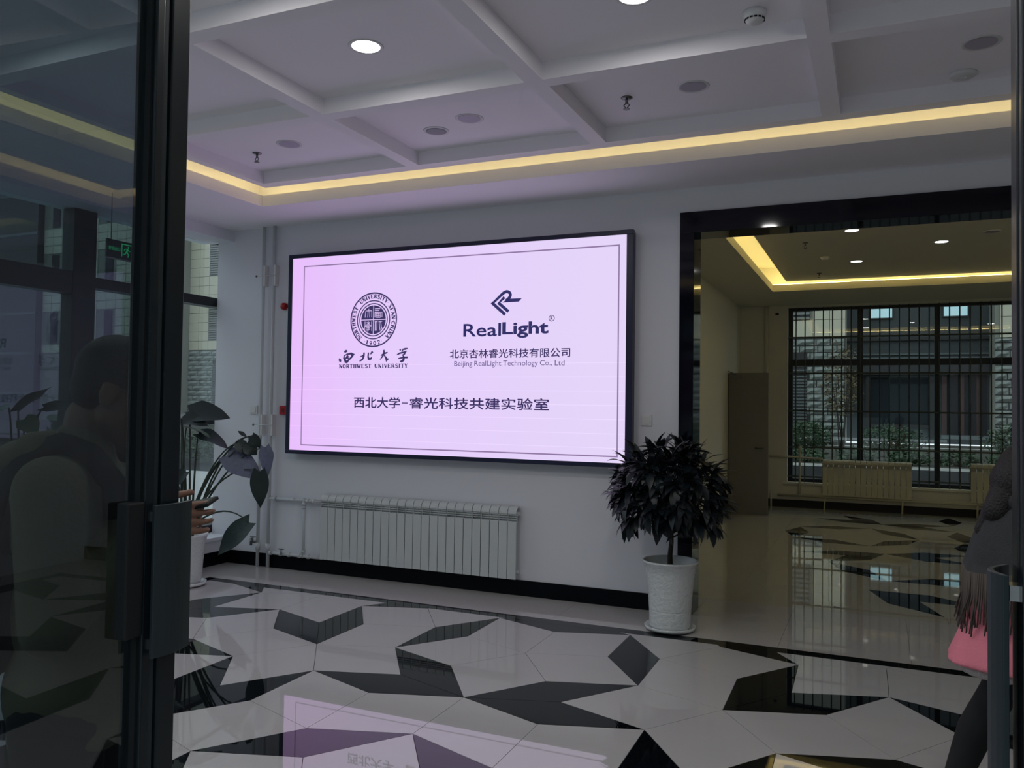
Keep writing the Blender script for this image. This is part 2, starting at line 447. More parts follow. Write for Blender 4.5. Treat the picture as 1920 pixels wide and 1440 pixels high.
# ------------------------------------------------------------------ windows of the hall (left) and of the entrance front
win1 = struct('window_1', (XL, 0, 0))
XG = -6.16
MY = [YF + .02, 2.12, 3.45, 4.885, 6.62]
for i, y in enumerate(MY[:-1]):
    wd = .22 if i == 3 else .12
    a = y - wd / 2 if i else y
    B(XG - .07, XG + .07, a, a + wd, .27, 3.17).build('mullion', BLACKAL, win1, bevel=.004)
def wpane(y0, y1, z0, z1): B(XG - .003, XG + .003, y0, y1, z0, z1).build('pane', PANEL_, win1)
def wbar(y0, y1, z0, z1): B(XG - .07, XG + .065, y0, y1, z0, z1).build('transom', BLACKAL, win1, bevel=.003)
edges = [(MY[0] + .12, MY[1] - .06), (MY[1] + .06, MY[2] - .06), (MY[2] + .06, MY[3] - .11), (MY[3] + .11, MY[4])]
for k, (y0, y1) in enumerate(edges):
    zt0, zt1 = (2.455, 2.64) if k < 3 else (2.53, 2.62)
    wbar(y0, y1, zt0, zt1); wbar(y0, y1, .27, .35)
    wpane(y0, y1, zt1, 3.17)
    if k == 3:
        wbar(y0, y1, 1.351, 1.399); wpane(y0, y1, 1.399, zt0); wpane(y0, y1, .35, 1.351)
    else:
        wpane(y0, y1, .35, zt0)
# entrance front: glazed wall left and right of the open double door
win2 = struct('window_2', (0, YF, 0))
sbuild(MB().box(1.95, XR + .25, YF - .2, YF, 0, 3.279), 'wall_front', WALL)  # unseen end of the front, closed off to darken the right side
for a, b in ((XL, -1.20), (.25, 1.95)):
    n = 3 if a < -2 else 1
    B(a, b, YF - .09, YF - .01, 0, .12).build('transom', ALU, win2); B(a, b, YF - .09, YF - .01, 2.42, 2.56).build('transom', ALU, win2); B(a, b, YF - .09, YF - .01, 3.2, 3.279).build('transom', ALU, win2)
    for i in range(n + 1):
        x = a + (b - a) * i / n
        B(max(a, x - .05), min(b, x + .05), YF - .10, YF, 0, 3.279).build('mullion', ALU, win2)
        if i < n:
            x2 = a + (b - a) * (i + 1) / n
            B(x + .05, x2 - .05, YF - .05, YF - .044, .12, 2.42).build('pane', PANE, win2)
            B(x + .05, x2 - .05, YF - .05, YF - .044, 2.56, 3.2).build('pane', PANE, win2)
B(-1.2, .25, YF - .09, YF - .01, 2.42, 2.56).build('transom', ALU, win2)
B(-1.2, .25, YF - .05, YF - .044, 2.56, 3.2).build('pane', PANE, win2)
sbuild(MB().box(XL - .25, XR + .25, YF - .2, YF, 3.279, 3.76), 'wall_front', WALL)

# ------------------------------------------------------------------ the two open door leaves
def leaf(name, label, x, side, ang):
    # hinge at (x, .45), free edge near y=1.07 ; side=+1: room side looks to +X
    L = .62
    root = thing(name, label, 'door', (x, YF, 0))
    e = Vector((math.sin(ang), math.cos(ang), 0)); n = Vector((math.cos(ang), -math.sin(ang), 0)) * side
    O = Vector((x, YF, 0))
    def bx_(u0, u1, d0, d1, z0, z1, nm, m, bev=.002):
        c = O + e * ((u0 + u1) / 2) + n * ((d0 + d1) / 2) + Vector((0, 0, (z0 + z1) / 2))
        return MB().obox(c, e * ((u1 - u0) / 2), n * ((d1 - d0) / 2), Vector((0, 0, (z1 - z0) / 2))).build(nm, m, root, bevel=bev)
    t = .045
    bx_(L - .040, L, -t, 0, .01, 2.40, 'stile', ALU)
    bx_(L - .055, L - .043, -t + .006, -.004, .01, 2.40, 'stile_bead', ALUL)
    bx_(L - .074, L - .057, -t, 0, .01, 2.40, 'stile', ALU)
    bx_(L - .0585, L - .0395, -t + .012, -.012, .01, 2.40, 'gasket', RUB, 0)
    bx_(L - .078, L - .073, -t + .01, -.008, .12, 2.30, 'gasket', RUB, 0)
    bx_(0, .075, -t, 0, .01, 2.40, 'stile', ALU)
    bx_(.075, L - .074, -t, 0, .01, .13, 'bottom_rail', ALU); bx_(.075, L - .074, -t, 0, 2.28, 2.40, 'top_rail', ALU)
    bx_(.075, L - .074, -t / 2 - .003, -t / 2 + .003, .13, 2.28, 'glass_pane', LEAFGL, 0)
    return root, O, e, n
lf, O1, e1, n1 = leaf('entrance_door', 'grey metal framed glass entrance door, open, with tinted pane at the left', -1.063, 1, math.radians(-2.5))
rg, O2, e2, n2 = leaf('entrance_door', 'grey metal framed glass entrance door at the right edge, seen edge on', .1355, -1, 0.0)
# pull shells on both leaves: a curved aluminium plate standing off the stile
def pull(root, O, e, n, u0, u1, z0, z1, d=.012, hump=.028):
    mb = MB(); k = 8; prof = []
    for i in range(k + 1):
        s = i / k
        prof.append((u0 + (u1 - u0) * s, d + hump * math.sin(PI * (s * .85 + .15)) if s < 1 else d))
    vs = []
    for z in (z0, z1):
        for (u, dd) in prof:
            vs.append(O + e * u + n * dd + Vector((0, 0, z)))
        for (u, dd) in prof:
            vs.append(O + e * u + n * (dd - .006) + Vector((0, 0, z)))
    m = k + 1; fs = []
    for i in range(k):
        fs += [(i, i + 1, 2 * m + i + 1, 2 * m + i), (m + i + 1, m + i, 3 * m + i, 3 * m + i + 1),
               (i, m + i, m + i + 1, i + 1), (2 * m + i, 2 * m + i + 1, 3 * m + i + 1, 3 * m + i)]
    fs += [(0, 2 * m, 3 * m, m), (k, m + k, 3 * m + k, 2 * m + k)]
    mb.add(vs, fs)
    h = mb.build('pull_handle', ALUL, root, bevel=.001)
    b = MB()
    c = O + e * (u0 + .02) + n * (d * .5) + Vector((0, 0, z1 - .02)); b.obox(c, e * .012, n * (d * .5 + .002), Vector((0, 0, .008)))
    c = O + e * (u0 + .02) + n * (d * .5) + Vector((0, 0, z0 + .02)); b.obox(c, e * .012, n * (d * .5 + .002), Vector((0, 0, .008)))
    bb = b.build('handle_bracket', CHROME, root)
    return h
L = .62
pull(lf, O1, e1, n1, L - .070, L + .018, 1.155, 1.402, .012, .010)
c = O1 + e1 * (L - .094) + n1 * (-.010) + Vector((0, 0, 1.30)); MB().obox(c, e1 * .018, n1 * .012, Vector((0, 0, .108))).build('lock_case', RUB, lf, bevel=.003)
pull(rg, O2, e2, n2, L - .070, L + .004, 1.155, 1.402, .008, .020)

# ------------------------------------------------------------------ LED screen
SX0, SX1, SZ0, SZ1, SY = -5.10, -1.757, 1.102, 2.971, 6.281
DX0, DX1, DZ0, DZ1 = -5.055, -1.810, 1.138, 2.934
scr = thing('display_screen', 'large wall mounted screen glowing pale lilac with two logos and Chinese text', 'screen', (SX0, YB, SZ0))
MB().box(SX0 + .01, SX1 - .01, SY + .02, YB - .001, SZ0 + .01, SZ1 - .01).build('housing', BEZEL, scr)
MB().box(SX0, SX1, SY, SY + .05, SZ1 - .037, SZ1).build('bezel', BEZEL, scr, bevel=.003)
MB().box(SX0, SX1, SY, SY + .05, SZ0, SZ0 + .036).build('bezel', BEZEL, scr, bevel=.003)
MB().box(SX0, SX0 + .045, SY, SY + .05, SZ0 + .036, SZ1 - .037).build('bezel', BEZEL, scr, bevel=.003)
MB().box(SX1 - .053, SX1, SY, SY + .05, SZ0 + .036, SZ1 - .037).build('bezel', BEZEL, scr, bevel=.003)
dm = bpy.data.materials.new('lilac led picture'); dm.use_nodes = True; t = dm.node_tree; b = t.nodes['Principled BSDF']
b.inputs['Base Color'].default_value = (.02, .02, .02, 1); b.inputs['Roughness'].default_value = .6
tc = t.nodes.new('ShaderNodeTexCoord'); sep = t.nodes.new('ShaderNodeSeparateXYZ'); t.links.new(tc.outputs['Generated'], sep.inputs[0])
ra = t.nodes.new('ShaderNodeValToRGB'); t.links.new(sep.outputs['X'], ra.inputs[0])
ra.color_ramp.elements[0].color = (*lin((231, 188, 250)), 1); ra.color_ramp.elements[1].color = (*lin((227, 212, 247)), 1)
e_ = ra.color_ramp.elements.new(.3); e_.color = (*lin((228, 202, 251)), 1)
# thin brighter rows between the led modules in the lower part
mu = t.nodes.new('ShaderNodeMath'); mu.operation = 'MULTIPLY'; mu.inputs[1].default_value = 16; t.links.new(sep.outputs['Z'], mu.inputs[0])
frn = t.nodes.new('ShaderNodeMath'); frn.operation = 'FRACT'; t.links.new(mu.outputs[0], frn.inputs[0])
lt = t.nodes.new('ShaderNodeMath'); lt.operation = 'LESS_THAN'; lt.inputs[1].default_value = .035; t.links.new(frn.outputs[0], lt.inputs[0])
lo = t.nodes.new('ShaderNodeMath'); lo.operation = 'LESS_THAN'; lo.inputs[1].default_value = .45; t.links.new(sep.outputs['Z'], lo.inputs[0])
pr_ = t.nodes.new('ShaderNodeMath'); pr_.operation = 'MULTIPLY'; t.links.new(lt.outputs[0], pr_.inputs[0]); t.links.new(lo.outputs[0], pr_.inputs[1])
st = t.nodes.new('ShaderNodeMath'); st.operation = 'MULTIPLY_ADD'; st.inputs[1].default_value = .13; st.inputs[2].default_value = 1.0; t.links.new(pr_.outputs[0], st.inputs[0])
t.links.new(ra.outputs[0], b.inputs['Emission Color']); t.links.new(st.outputs[0], b.inputs['Emission Strength'])
MB().box(DX0, DX1, SY + .008, SY + .03, DZ0, DZ1).build('display', dm, scr)
INK = mat('dark blue screen ink', (14, 12, 30), 0.7, emit=(56, 46, 96), es=1.0)
INK2 = mat('violet grey screen line', (40, 30, 50), 0.7, emit=(140, 116, 158), es=1.0)
INK3 = mat('violet screen ink', (30, 26, 44), 0.7, emit=(84, 68, 126), es=1.0)
INKN = mat('navy screen ink', (14, 14, 34), 0.7, emit=(46, 44, 98), es=1.0)
PALE = mat('pale screen ink', (40, 30, 50), 0.7, emit=(214, 190, 238), es=1.0)
YT = SY + .0055
class Flat:
    """flat shapes in the plane y = const, x right, z up"""
    def __init__(s, y): s.y = y; s.m = MB()
    def poly(s, pts):
        a = sum(pts[i][0] * pts[(i + 1) % len(pts)][1] - pts[(i + 1) % len(pts)][0] * pts[i][1] for i in range(len(pts)))
        if a < 0: pts = pts[::-1]
        s.m.add([(p[0], s.y, p[1]) for p in pts], [tuple(range(len(pts)))])
    def line(s, pts, w):
        n = len(pts); ws = w if isinstance(w, (list, tuple)) else [w] * n
        Lp, Rp = [], []
        for i in range(n):
            a = Vector(pts[max(i - 1, 0)]); b_ = Vector(pts[min(i + 1, n - 1)]); d = (b_ - a).normalized(); nn = Vector((-d.y, d.x))
            k = 1.0
            if 0 < i < n - 1:
                d1 = (Vector(pts[i]) - a).normalized(); k = 1 / max(.45, abs(d.dot(d1)))
            p = Vector(pts[i]); Lp.append(p + nn * ws[i] * .5 * k); Rp.append(p - nn * ws[i] * .5 * k)
        for i in range(n - 1):
            s.poly([tuple(Lp[i]), tuple(Lp[i + 1]), tuple(Rp[i + 1]), tuple(Rp[i])])
    def ring(s, c, r, w, n=64):
        for i in range(n):
            a, b_ = 2 * PI * i / n, 2 * PI * (i + 1) / n
            s.poly([(c[0] + r * math.cos(a), c[1] + r * math.sin(a)), (c[0] + r * math.cos(b_), c[1] + r * math.sin(b_)),
                    (c[0] + (r - w) * math.cos(b_), c[1] + (r - w) * math.sin(b_)), (c[0] + (r - w) * math.cos(a), c[1] + (r - w) * math.sin(a))])
    def build(s, name, m, parent): return s.m.build(name, m, parent)
def text_tris(body, bold=0.0):
    cu = bpy.data.curves.new('lettering', 'FONT'); cu.body = body; cu.offset = bold; cu.resolution_u = 3
    o = bpy.data.objects.new('lettering', cu); COL.objects.link(o)
    bpy.context.view_layer.update()
    me = bpy.data.meshes.new_from_object(o.evaluated_get(bpy.context.evaluated_depsgraph_get()))
    vs = [(v.co.x, v.co.y) for v in me.vertices]; fs = [tuple(p.vertices) for p in me.polygons]
    bpy.data.objects.remove(o); bpy.data.curves.remove(cu); bpy.data.meshes.remove(me)
    return vs, fs
def text_in(body, x0, x1, z0, z1, m, parent, name, y=None, bold=0.0, axis='xz', heavy=0.0):
    vs, fs = text_tris(body, bold)
    ax = min(v[0] for v in vs); bx2 = max(v[0] for v in vs); ay = min(v[1] for v in vs); by2 = max(v[1] for v in vs)
    pts = []; cp = [(0, 0)] if not heavy else [(-heavy, 0), (heavy, 0), (0, heavy * .8), (0, -heavy * .8)]
    fs = [tuple(i + k * len(vs) for i in f_) for k in range(len(cp)) for f_ in fs]
    vs = [(u, v) for k in range(len(cp)) for u, v in vs]; nv = len(vs) // len(cp)
    for q, (u, v) in enumerate(vs):
        hx_, hz_ = cp[q // nv]
        a = x0 + (u - ax) / (bx2 - ax) * (x1 - x0); c_ = z0 + (v - ay) / (by2 - ay) * (z1 - z0); a += hx_; c_ += hz_
        pts.append((a, y, c_) if axis == 'xz' else (y, a, c_))
    return MB().add(pts, [f if axis == 'xz' else f for f in fs]).build(name, m, parent)

# thin border line
f = Flat(YT)
bx0, bx1, bz0, bz1, bw = -4.925, -1.866, 1.182, 2.858, .011
f.poly([(bx0, bz0), (bx1, bz0), (bx1, bz0 + bw), (bx0, bz0 + bw)]); f.poly([(bx0, bz1 - bw), (bx1, bz1 - bw), (bx1, bz1), (bx0, bz1)])
f.poly([(bx0, bz0), (bx0 + bw, bz0), (bx0 + bw, bz1), (bx0, bz1)]); f.poly([(bx1 - bw, bz0), (bx1, bz0), (bx1, bz1), (bx1 - bw, bz1)])
f.build('border_line', INK2, scr)
# serif capitals
TN, TK = .10, .22
def arc(cx, cy_, rx, ry, a0, a1, n=10): return [(cx + rx * math.cos(math.radians(a0 + (a1 - a0) * i / n)), cy_ + ry * math.sin(math.radians(a0 + (a1 - a0) * i / n))) for i in range(n + 1)]
def S_(x, y, w_=.34): return ([(x - w_ / 2, y), (x + w_ / 2, y)], .07)
GL = {
 'N': [([(.14, 0), (.14, 1)], TN), ([(.12, 1), (.72, 0)], TK), ([(.74, 0), (.74, 1)], TN), S_(.12, .03), S_(.16, .97), S_(.74, .97)],
 'O': [(arc(.42, .5, .34, .45, 0, 360, 20), .17)],
 'R': [([(.2, 0), (.2, 1)], TK), (arc(.42, .73, .24, .23, 90, -90, 8), .15), ([(.2, .96), (.42, .96)], TN), ([(.2, .5), (.42, .5)], TN), ([(.42, .5), (.8, .02)], TK), S_(.2, .03, .42)],
 'T': [([(.42, 0), (.42, 1)], TK), ([(.05, .95), (.79, .95)], TN), ([(.07, .97), (.07, .74)], .07), ([(.77, .97), (.77, .74)], .07), S_(.42, .03, .42)],
 'H': [([(.18, 0), (.18, 1)], TK), ([(.68, 0), (.68, 1)], TK), ([(.18, .5), (.68, .5)], TN), S_(.18, .03), S_(.68, .03), S_(.18, .97), S_(.68, .97)],
 'W': [([(.08, 1), (.34, 0)], TK), ([(.34, 0), (.55, .95)], TN), ([(.5, .95), (.76, 0)], TK), ([(.76, 0), (1.0, 1)], TN), S_(.1, .97), S_(.98, .97, .28)],
 'E': [([(.18, 0), (.18, 1)], TK), ([(.18, .96), (.72, .96)], TN), ([(.18, .5), (.58, .5)], TN), ([(.18, .04), (.76, .04)], TN), ([(.73, 0), (.73, .24)], .07), ([(.7, 1), (.7, .78)], .07), S_(.16, .03), S_(.16, .97)],
 'S': [(arc(.42, .73, .25, .22, 20, 270, 10) + arc(.42, .27, .28, .23, 90, -160, 10), .16)],
 'U': [([(.18, 1), (.18, .3)], TK), (arc(.44, .3, .26, .26, 180, 360, 10), .14), ([(.7, .3), (.7, 1)], TN), S_(.18, .97), S_(.7, .97, .3)],
 'I': [([(.24, 0), (.24, 1)], TK), S_(.24, .03, .42), S_(.24, .97, .42)],
 'V': [([(.12, 1), (.44, 0)], TK), ([(.44, 0), (.74, 1)], TN), S_(.14, .97), S_(.74, .97, .28)],
 'Y': [([(.12, 1), (.42, .48)], TK), ([(.42, .48), (.74, 1)], TN), ([(.43, .5), (.43, 0)], TK), S_(.14, .97), S_(.74, .97, .28), S_(.43, .03, .4)],
 'X': [([(.12, 1), (.72, 0)], TK), ([(.12, 0), (.7, 1)], TN), S_(.14, .97), S_(.7, .97), S_(.12, .03), S_(.72, .03)],
 'A': [([(.08, 0), (.4, 1)], TN), ([(.4, 1), (.74, 0)], TK), ([(.2, .34), (.62, .34)], TN), S_(.1, .03, .28), S_(.74, .03)],
 'C': [(arc(.44, .5, .33, .45, 45, 315, 14), .16), ([(.7, .95), (.7, .7)], .07)],
 '1': [([(.3, 0), (.3, 1)], TK), ([(.1, .82), (.3, .96)], TN), S_(.3, .03, .46)],
 '9': [(arc(.38, .68, .22, .26, 0, 360, 12), .14), ([(.6, .68), (.56, .3), (.4, .06), (.2, .04)], .13)],
 '0': [(arc(.38, .5, .25, .45, 0, 360, 16), .16)],
 '2': [(arc(.38, .72, .24, .22, 160, -20, 8) + [(.2, .06)], .14), ([(.12, .06), (.66, .06)], .14)],
 "'": [([(.1, 1), (.08, .74)], .12)], '.': [([(.1, .44), (.1, .56)], .12)],
}
ADV = {'N': .92, 'O': .88, 'R': .9, 'T': .88, 'H': .92, 'W': 1.1, 'E': .86, 'S': .82, 'U': .9, 'I': .5, 'V': .86, 'Y': .86, 'X': .86, 'A': .86, 'C': .84, '1': .62, '9': .76, '0': .78, '2': .78, "'": .24, '.': .24, ' ': .5}
def serif(fl, txt, x0, x1, z0, z1, gap=.06):
    tot = sum(ADV[c] + gap for c in txt) - gap; sx = (x1 - x0) / tot; sz = z1 - z0; x = 0
    for c_ in txt:
        for pts, wd in GL.get(c_, []):
            fl.line([(x0 + (x + p[0]) * sx, z0 + p[1] * sz) for p in pts], wd * (sx + sz) / 2 * 1.3)
        x += ADV[c_] + gap
def ringtext(fl, txt, c, r, h, a0, a1, inward=False, gap=.1):
    tot = sum(ADV[q] + gap for q in txt) - gap; x = 0
    for q in txt:
        mid = x + ADV[q] / 2; a = math.radians(a0 + (a1 - a0) * mid / tot)
        wu = abs(math.radians(a1 - a0)) * r / tot
        if inward: ou = Vector((-math.cos(a), -math.sin(a))); rr = r + h / 2
        else: ou = Vector((math.cos(a), math.sin(a))); rr = r - h / 2
        ri = Vector((ou.y, -ou.x)); O = Vector(c) + Vector((math.cos(a), math.sin(a))) * rr
        for pts, wd in GL.get(q, []):
            P = [tuple(O + ri * ((p[0] - ADV[q] / 2) * wu) + ou * (p[1] * h)) for p in pts]
            fl.line(P, wd * (wu + h) / 2 * 1.4)
        x += ADV[q] + gap
EC, ER = (-4.147, 2.331), .250
ES = 0.98
f = Flat(YT)
f.ring(EC, .247, .013); f.ring(EC, .176, .010); f.ring(EC, .150, .010)
ringtext(f, 'NORTHWEST', EC, .211, .036, 232, 146)
ringtext(f, 'UNIVERSITY.', EC, .211, .036, 133, 44)
ringtext(f, "XI'AN.CHINA", EC, .211, .036, 38, -50)
ringtext(f, '.1902.', EC, .211, .036, -116, -64, True, .2)
# centre disc
n = 48
f.poly([(EC[0] + .130 * math.cos(2 * PI * i / n), EC[1] + .130 * math.sin(2 * PI * i / n)) for i in range(n)])
f.build('emblem', INK, scr)
g = Flat(YT - .0008)
def ql(pts, w_=.006): g.line([(EC[0] + p[0], EC[1] + p[1]) for p in pts], w_)
ql([(-.13, 0), (.13, 0)], .007); ql([(0, -.13), (0, .13)], .007)
for x in (-.088, -.062, -.040, -.018): ql([(x, .022), (x + (.006 if x < -.05 else 0), .082)])
ql([(-.075, .082), (-.018, .082)]); ql([(-.05, .082), (-.05, .1)])
ql([(.014, .098), (.07, .098)]); ql([(.014, .082), (.06, .082)]); ql([(.016, .02), (.016, .066), (.09, .066), (.09, .02)])
ql([(.03, .02), (.03, .055), (.072, .055), (.072, .02), (.03, .02)]); ql([(.03, .037), (.072, .037)]); ql([(.05, .02), (.05, .055)])
for x in (-.088, -.052, -.018): ql([(x, -.014), (x, -.045)])
ql([(-.07, -.02), (-.035, -.042)]); ql([(-.035, -.02), (-.07, -.042)]); ql([(-.09, -.1), (-.09, -.054), (-.016, -.054), (-.016, -.1)])
ql([(-.072, -.068), (-.034, -.068)]); ql([(-.053, -.054), (-.053, -.1), (-.07, -.1)]); ql([(-.072, -.084), (-.034, -.084)])
for x, s_ in ((.02, 0), (.038, 0), (.062, .012), (.078, .02)): ql([(x, -.018), (x + s_ * .3, -.06), (x + s_, -.1)], .007)
ql([(.014, -.018), (.045, -.018)]); ql([(.055, -.018), (.092, -.018)])
g.build('emblem_seal_script', PALE, scr)
# brush written name: coordinates in a 1040 x 240 field
def br(fl, pts, ws):
    sx, sz = .727 / 1030, .0006
    fl.line([(-4.509 + (p[0] - 120) * sx, 2.331 - (p[1] - 552) * sz) for p in pts], [v * .00076 for v in ws] if hasattr(ws, '__len__') else ws * .00064)
f = Flat(YT)
br(f, [(120, 1125), (132, 1150), (142, 1178)], [14, 36, 22]); br(f, [(196, 1028), (218, 1018), (244, 1008)], [14, 34, 18])
br(f, [(196, 1082), (194, 1120), (216, 1168)], [16, 26, 30]); br(f, [(196, 1082), (250, 1060), (305, 1052), (330, 1068), (312, 1105), (268, 1150), (238, 1180), (208, 1178)], [14, 18, 26, 34, 24, 22, 34, 26])
br(f, [(252, 1072), (236, 1112), (206, 1146)], [14, 26, 16]); br(f, [(262, 1088), (252, 1118), (270, 1136)], [14, 20, 16])
f.build('brush_character', INK, scr); f = Flat(YT)
br(f, [(502, 1040), (496, 1100), (478, 1142), (434, 1172)], [22, 26, 22, 12]); br(f, [(440, 1104), (496, 1084)], [10, 20]); br(f, [(438, 1166), (486, 1148)], [20, 12])
br(f, [(568, 1042), (562, 1100), (570, 1138), (604, 1136), (622, 1108)], [18, 22, 26, 24, 8]); br(f, [(596, 1070), (618, 1040), (632, 1030)], [10, 26, 30])
f.build('brush_character', INK, scr); f = Flat(YT)
br(f, [(752, 1090), (800, 1062), (852, 1044)], [12, 22, 16]); br(f, [(796, 1006), (800, 1050), (780, 1100), (742, 1152)], [20, 28, 22, 8]); br(f, [(798, 1078), (826, 1120), (842, 1160), (868, 1138)], [10, 24, 34, 12])
f.build('brush_character', INK, scr); f = Flat(YT)
br(f, [(1030, 1000), (1042, 1022)], [14, 24]); br(f, [(1068, 1004), (1110, 998), (1144, 992)], [14, 24, 12]); br(f, [(1076, 1010), (1058, 1040)], [18, 12])
br(f, [(990, 1082), (1030, 1060), (1080, 1048), (1118, 1042), (1098, 1072), (1070, 1086)], [12, 20, 18, 24, 20, 12]); br(f, [(1072, 1084), (1092, 1120), (1086, 1160), (1058, 1182), (1034, 1180)], [12, 24, 30, 28, 8])
br(f, [(1010, 1138), (1070, 1124), (1146, 1122)], [12, 20, 22])
f.build('brush_character', INK, scr)
f = Flat(YT); serif(f, 'NORTHWEST', -4.509, -4.160, 1.898, 1.934); f.build('serif_lettering', INK, scr)
f = Flat(YT); serif(f, 'UNIVERSITY', -4.128, -3.782, 1.898, 1.934); f.build('serif_lettering', INK, scr)
# company logo: coordinates of a 1920 px wide field
def lg(p): return (-3.235 + (p[0] - 290) * .00066, 2.16 + (745 - p[1]) * .00061)
f = Flat(YT)
f.line([lg(p) for p in [(872, 458), (697, 297), (836, 168), (862, 150), (888, 143), (915, 148), (935, 165), (943, 190), (935, 218), (915, 243), (880, 268)]], .0262)
f.poly([lg(p) for p in [(832, 292), (905, 243), (1100, 243), (1058, 288)]])
f.poly([lg(p) for p in [(668, 297), (700, 268), (705, 326)]])
f.line([lg(p) for p in [(918, 418), (782, 297), (860, 219)]], .0262)
f.build('logo_mark', INKN, scr)
text_in('Real', -3.238, -2.888, 2.158, 2.266, INKN, scr, 'logo_lettering', YT, .006, heavy=.0015)
text_in('Light', -2.875, -2.461, 2.137, 2.272, INKN, scr, 'logo_lettering', YT, .030)
f = Flat(YT); f.ring((-2.434, 2.292), .026, .005, 24); f.build('registered_ring', INKN, scr)
text_in('R', -2.445, -2.424, 2.276, 2.308, INKN, scr, 'registered_letter', YT, .02)
text_in('北京杏林睿光科技有限公司', -3.366, -2.272, 1.975, 2.050, INK, scr, 'chinese_lettering', YT, heavy=.0014)
for wd_, x0_, x1_, z0_, z1_ in (('Beijing', -3.322, -3.150, 1.895, 1.951), ('RealLight', -3.130, -2.880, 1.895, 1.951), ('Technology', -2.862, -2.550, 1.895, 1.951), ('Co.,', -2.532, -2.425, 1.903, 1.951), ('Ltd', -2.402, -2.318, 1.907, 1.951)):
    text_in(wd_, x0_, x1_, z0_, z1_, INK3, scr, 'latin_lettering', YT)
text_in('西北大学', -4.338, -3.857, 1.541, 1.638, INK, scr, 'chinese_lettering', YT, heavy=.0022)
f = Flat(YT); f.poly([(-3.838, 1.583), (-3.775, 1.583), (-3.775, 1.592), (-3.838, 1.592)]); f.build('dash', INK, scr)
text_in('睿光科技共建实验室', -3.758, -2.450, 1.541, 1.638, INK, scr, 'chinese_lettering', YT, heavy=.0022)

# ------------------------------------------------------------------ radiators
def section_meshes(w_, h, m, tag_):
    """one column of the radiator, front face at y=0, base z=0, width w_"""
    g_ = .0032; mb = MB()
    x0, x1 = g_, w_ - g_
    mb.box(x0, x1, 0, .006, 0, h * .80)                      # front plate
    mb.box(w_ * .35, w_ * .65, .006, .085, .02, h * .78).box(w_ * .35, w_ * .65, .034, .085, h * .78, h * .96)      # water way
    n = 7; pr_ = []
    for i in range(n + 1):
        a = PI / 2 * i / n
        pr_.append((.006 + .050 * (1 - math.cos(a)) - .006, h * .905 + h * .095 * math.sin(a)))
    vs = []
    for (yy, zz) in pr_ + [(.085, h)]: vs += [(x0, yy, zz), (x1, yy, zz)]
    for (yy, zz) in pr_ + [(.085, h)]: vs += [(x0, yy + .005, zz - .005), (x1, yy + .005, zz - .005)]
    k = len(pr_) + 1
    fs = []
    for i in range(k - 1):
        fs += [(2 * i, 2 * i + 1, 2 * i + 3, 2 * i + 2), (2 * k + 2 * i + 1, 2 * k + 2 * i, 2 * k + 2 * i + 2, 2 * k + 2 * i + 3)]
        fs += [(2 * i, 2 * i + 2, 2 * k + 2 * i + 2, 2 * k + 2 * i), (2 * i + 3, 2 * i + 1, 2 * k + 2 * i + 1, 2 * k + 2 * i + 3)]
    mb.add(vs, fs)
    for q in (.832, .862, .892): mb.box(x0, x1, .006, .030, h * q - .004, h * q + .001)    # louvre bars
    mb.box(x0, x1, .026, .030, h * .78, h * .93)
    mb.box(x0, x0 + .003, .003, .06, h * .80, h * .905)
    return mb.mesh('radiator_section', m)
def radiator(label, x0, z0, h, n, w_, yfront, m, group=None, feet=()):
    r = thing('radiator', label, 'radiator', (x0, yfront, z0), group)
    me = section_meshes(w_, h, m, '')
    for i in range(n):
        o = bpy.data.objects.new('section', me); COL.objects.link(o); o.parent = r; o.location = (i * w_, 0, 0)
    MB().tube([(x0 - .01, yfront + .055, z0 + .05), (x0 + n * w_ + .01, yfront + .055, z0 + .05)], .016).build('header', m, r)
    MB().tube([(x0 - .01, yfront + .055, z0 + h - .06), (x0 + n * w_ + .01, yfront + .055, z0 + h - .06)], .016).build('header', m, r)
    for fx in feet:
        MB().tube([(x0 + fx - .012, yfront + .03, 0), (x0 + fx, yfront + .05, z0 + .05)], .014).build('foot', m, r)
    if not feet:
        for q in (x0 + .3, x0 + n * w_ - .34): MB().box(q, q + .04, yfront + .08, YB, z0 + h - .1, z0 + h - .06).build('wall_bracket', m, r)
    return r
radiator('long white sectional radiator under the big screen', -4.685, .148, .592, 24, .0818, 6.285, ENAM)
radiator('cream sectional radiator on feet below the barred window, beside the left pipe run', -.815, .225, .565, 16, .0802, 14.08, ENAMC, feet=(.04, 1.16))
radiator('cream sectional radiator below the barred window, next to the woman in pink', 1.255, .225, .585, 16, .0802, 14.08, ENAMC, feet=(.1, 1.16))

# pipes in the corner
pp = thing('heating_pipes', 'white painted heating pipes rising in the corner left of the screen', 'pipes', (-5.4, 6.34, 0))
for x in (-5.457, -5.332):
    MB().tube([(x, 6.35, .0), (x, 6.35, 3.279)], .0165, 12).build('riser', PIPEW, pp)
    MB().tube([(x, 6.35, .16), (x, 6.35, .23)], .023, 12).build('coupling', PIPEW, pp)
    for z in (2.80, 1.36): MB().box(x + .012, x + .03, 6.335, 6.390, z - .10, z + .10).build('pipe_clip_pad', PLAST, pp)
for z in (2.80, 1.36):
    MB().tube([(-5.53, 6.335, z), (-5.30, 6.335, z)], .0035, 8).build('bracket_rod', PIPEW, pp)
    MB().ball((-5.53, 6.335, z), .011, 8, 6).build('rod_end', STEEL, pp)
MB().tube([(-5.315, 6.35, .662), (-4.69, 6.345, .662)], .0145, 10).build('supply_pipe', PIPEW, pp)
for x in (-5.26, -5.04, -4.87, -4.80): MB().tube([(x - .014, 6.348, .662), (x + .014, 6.348, .662)], .021, 10).build('coupling', PIPEW, pp)
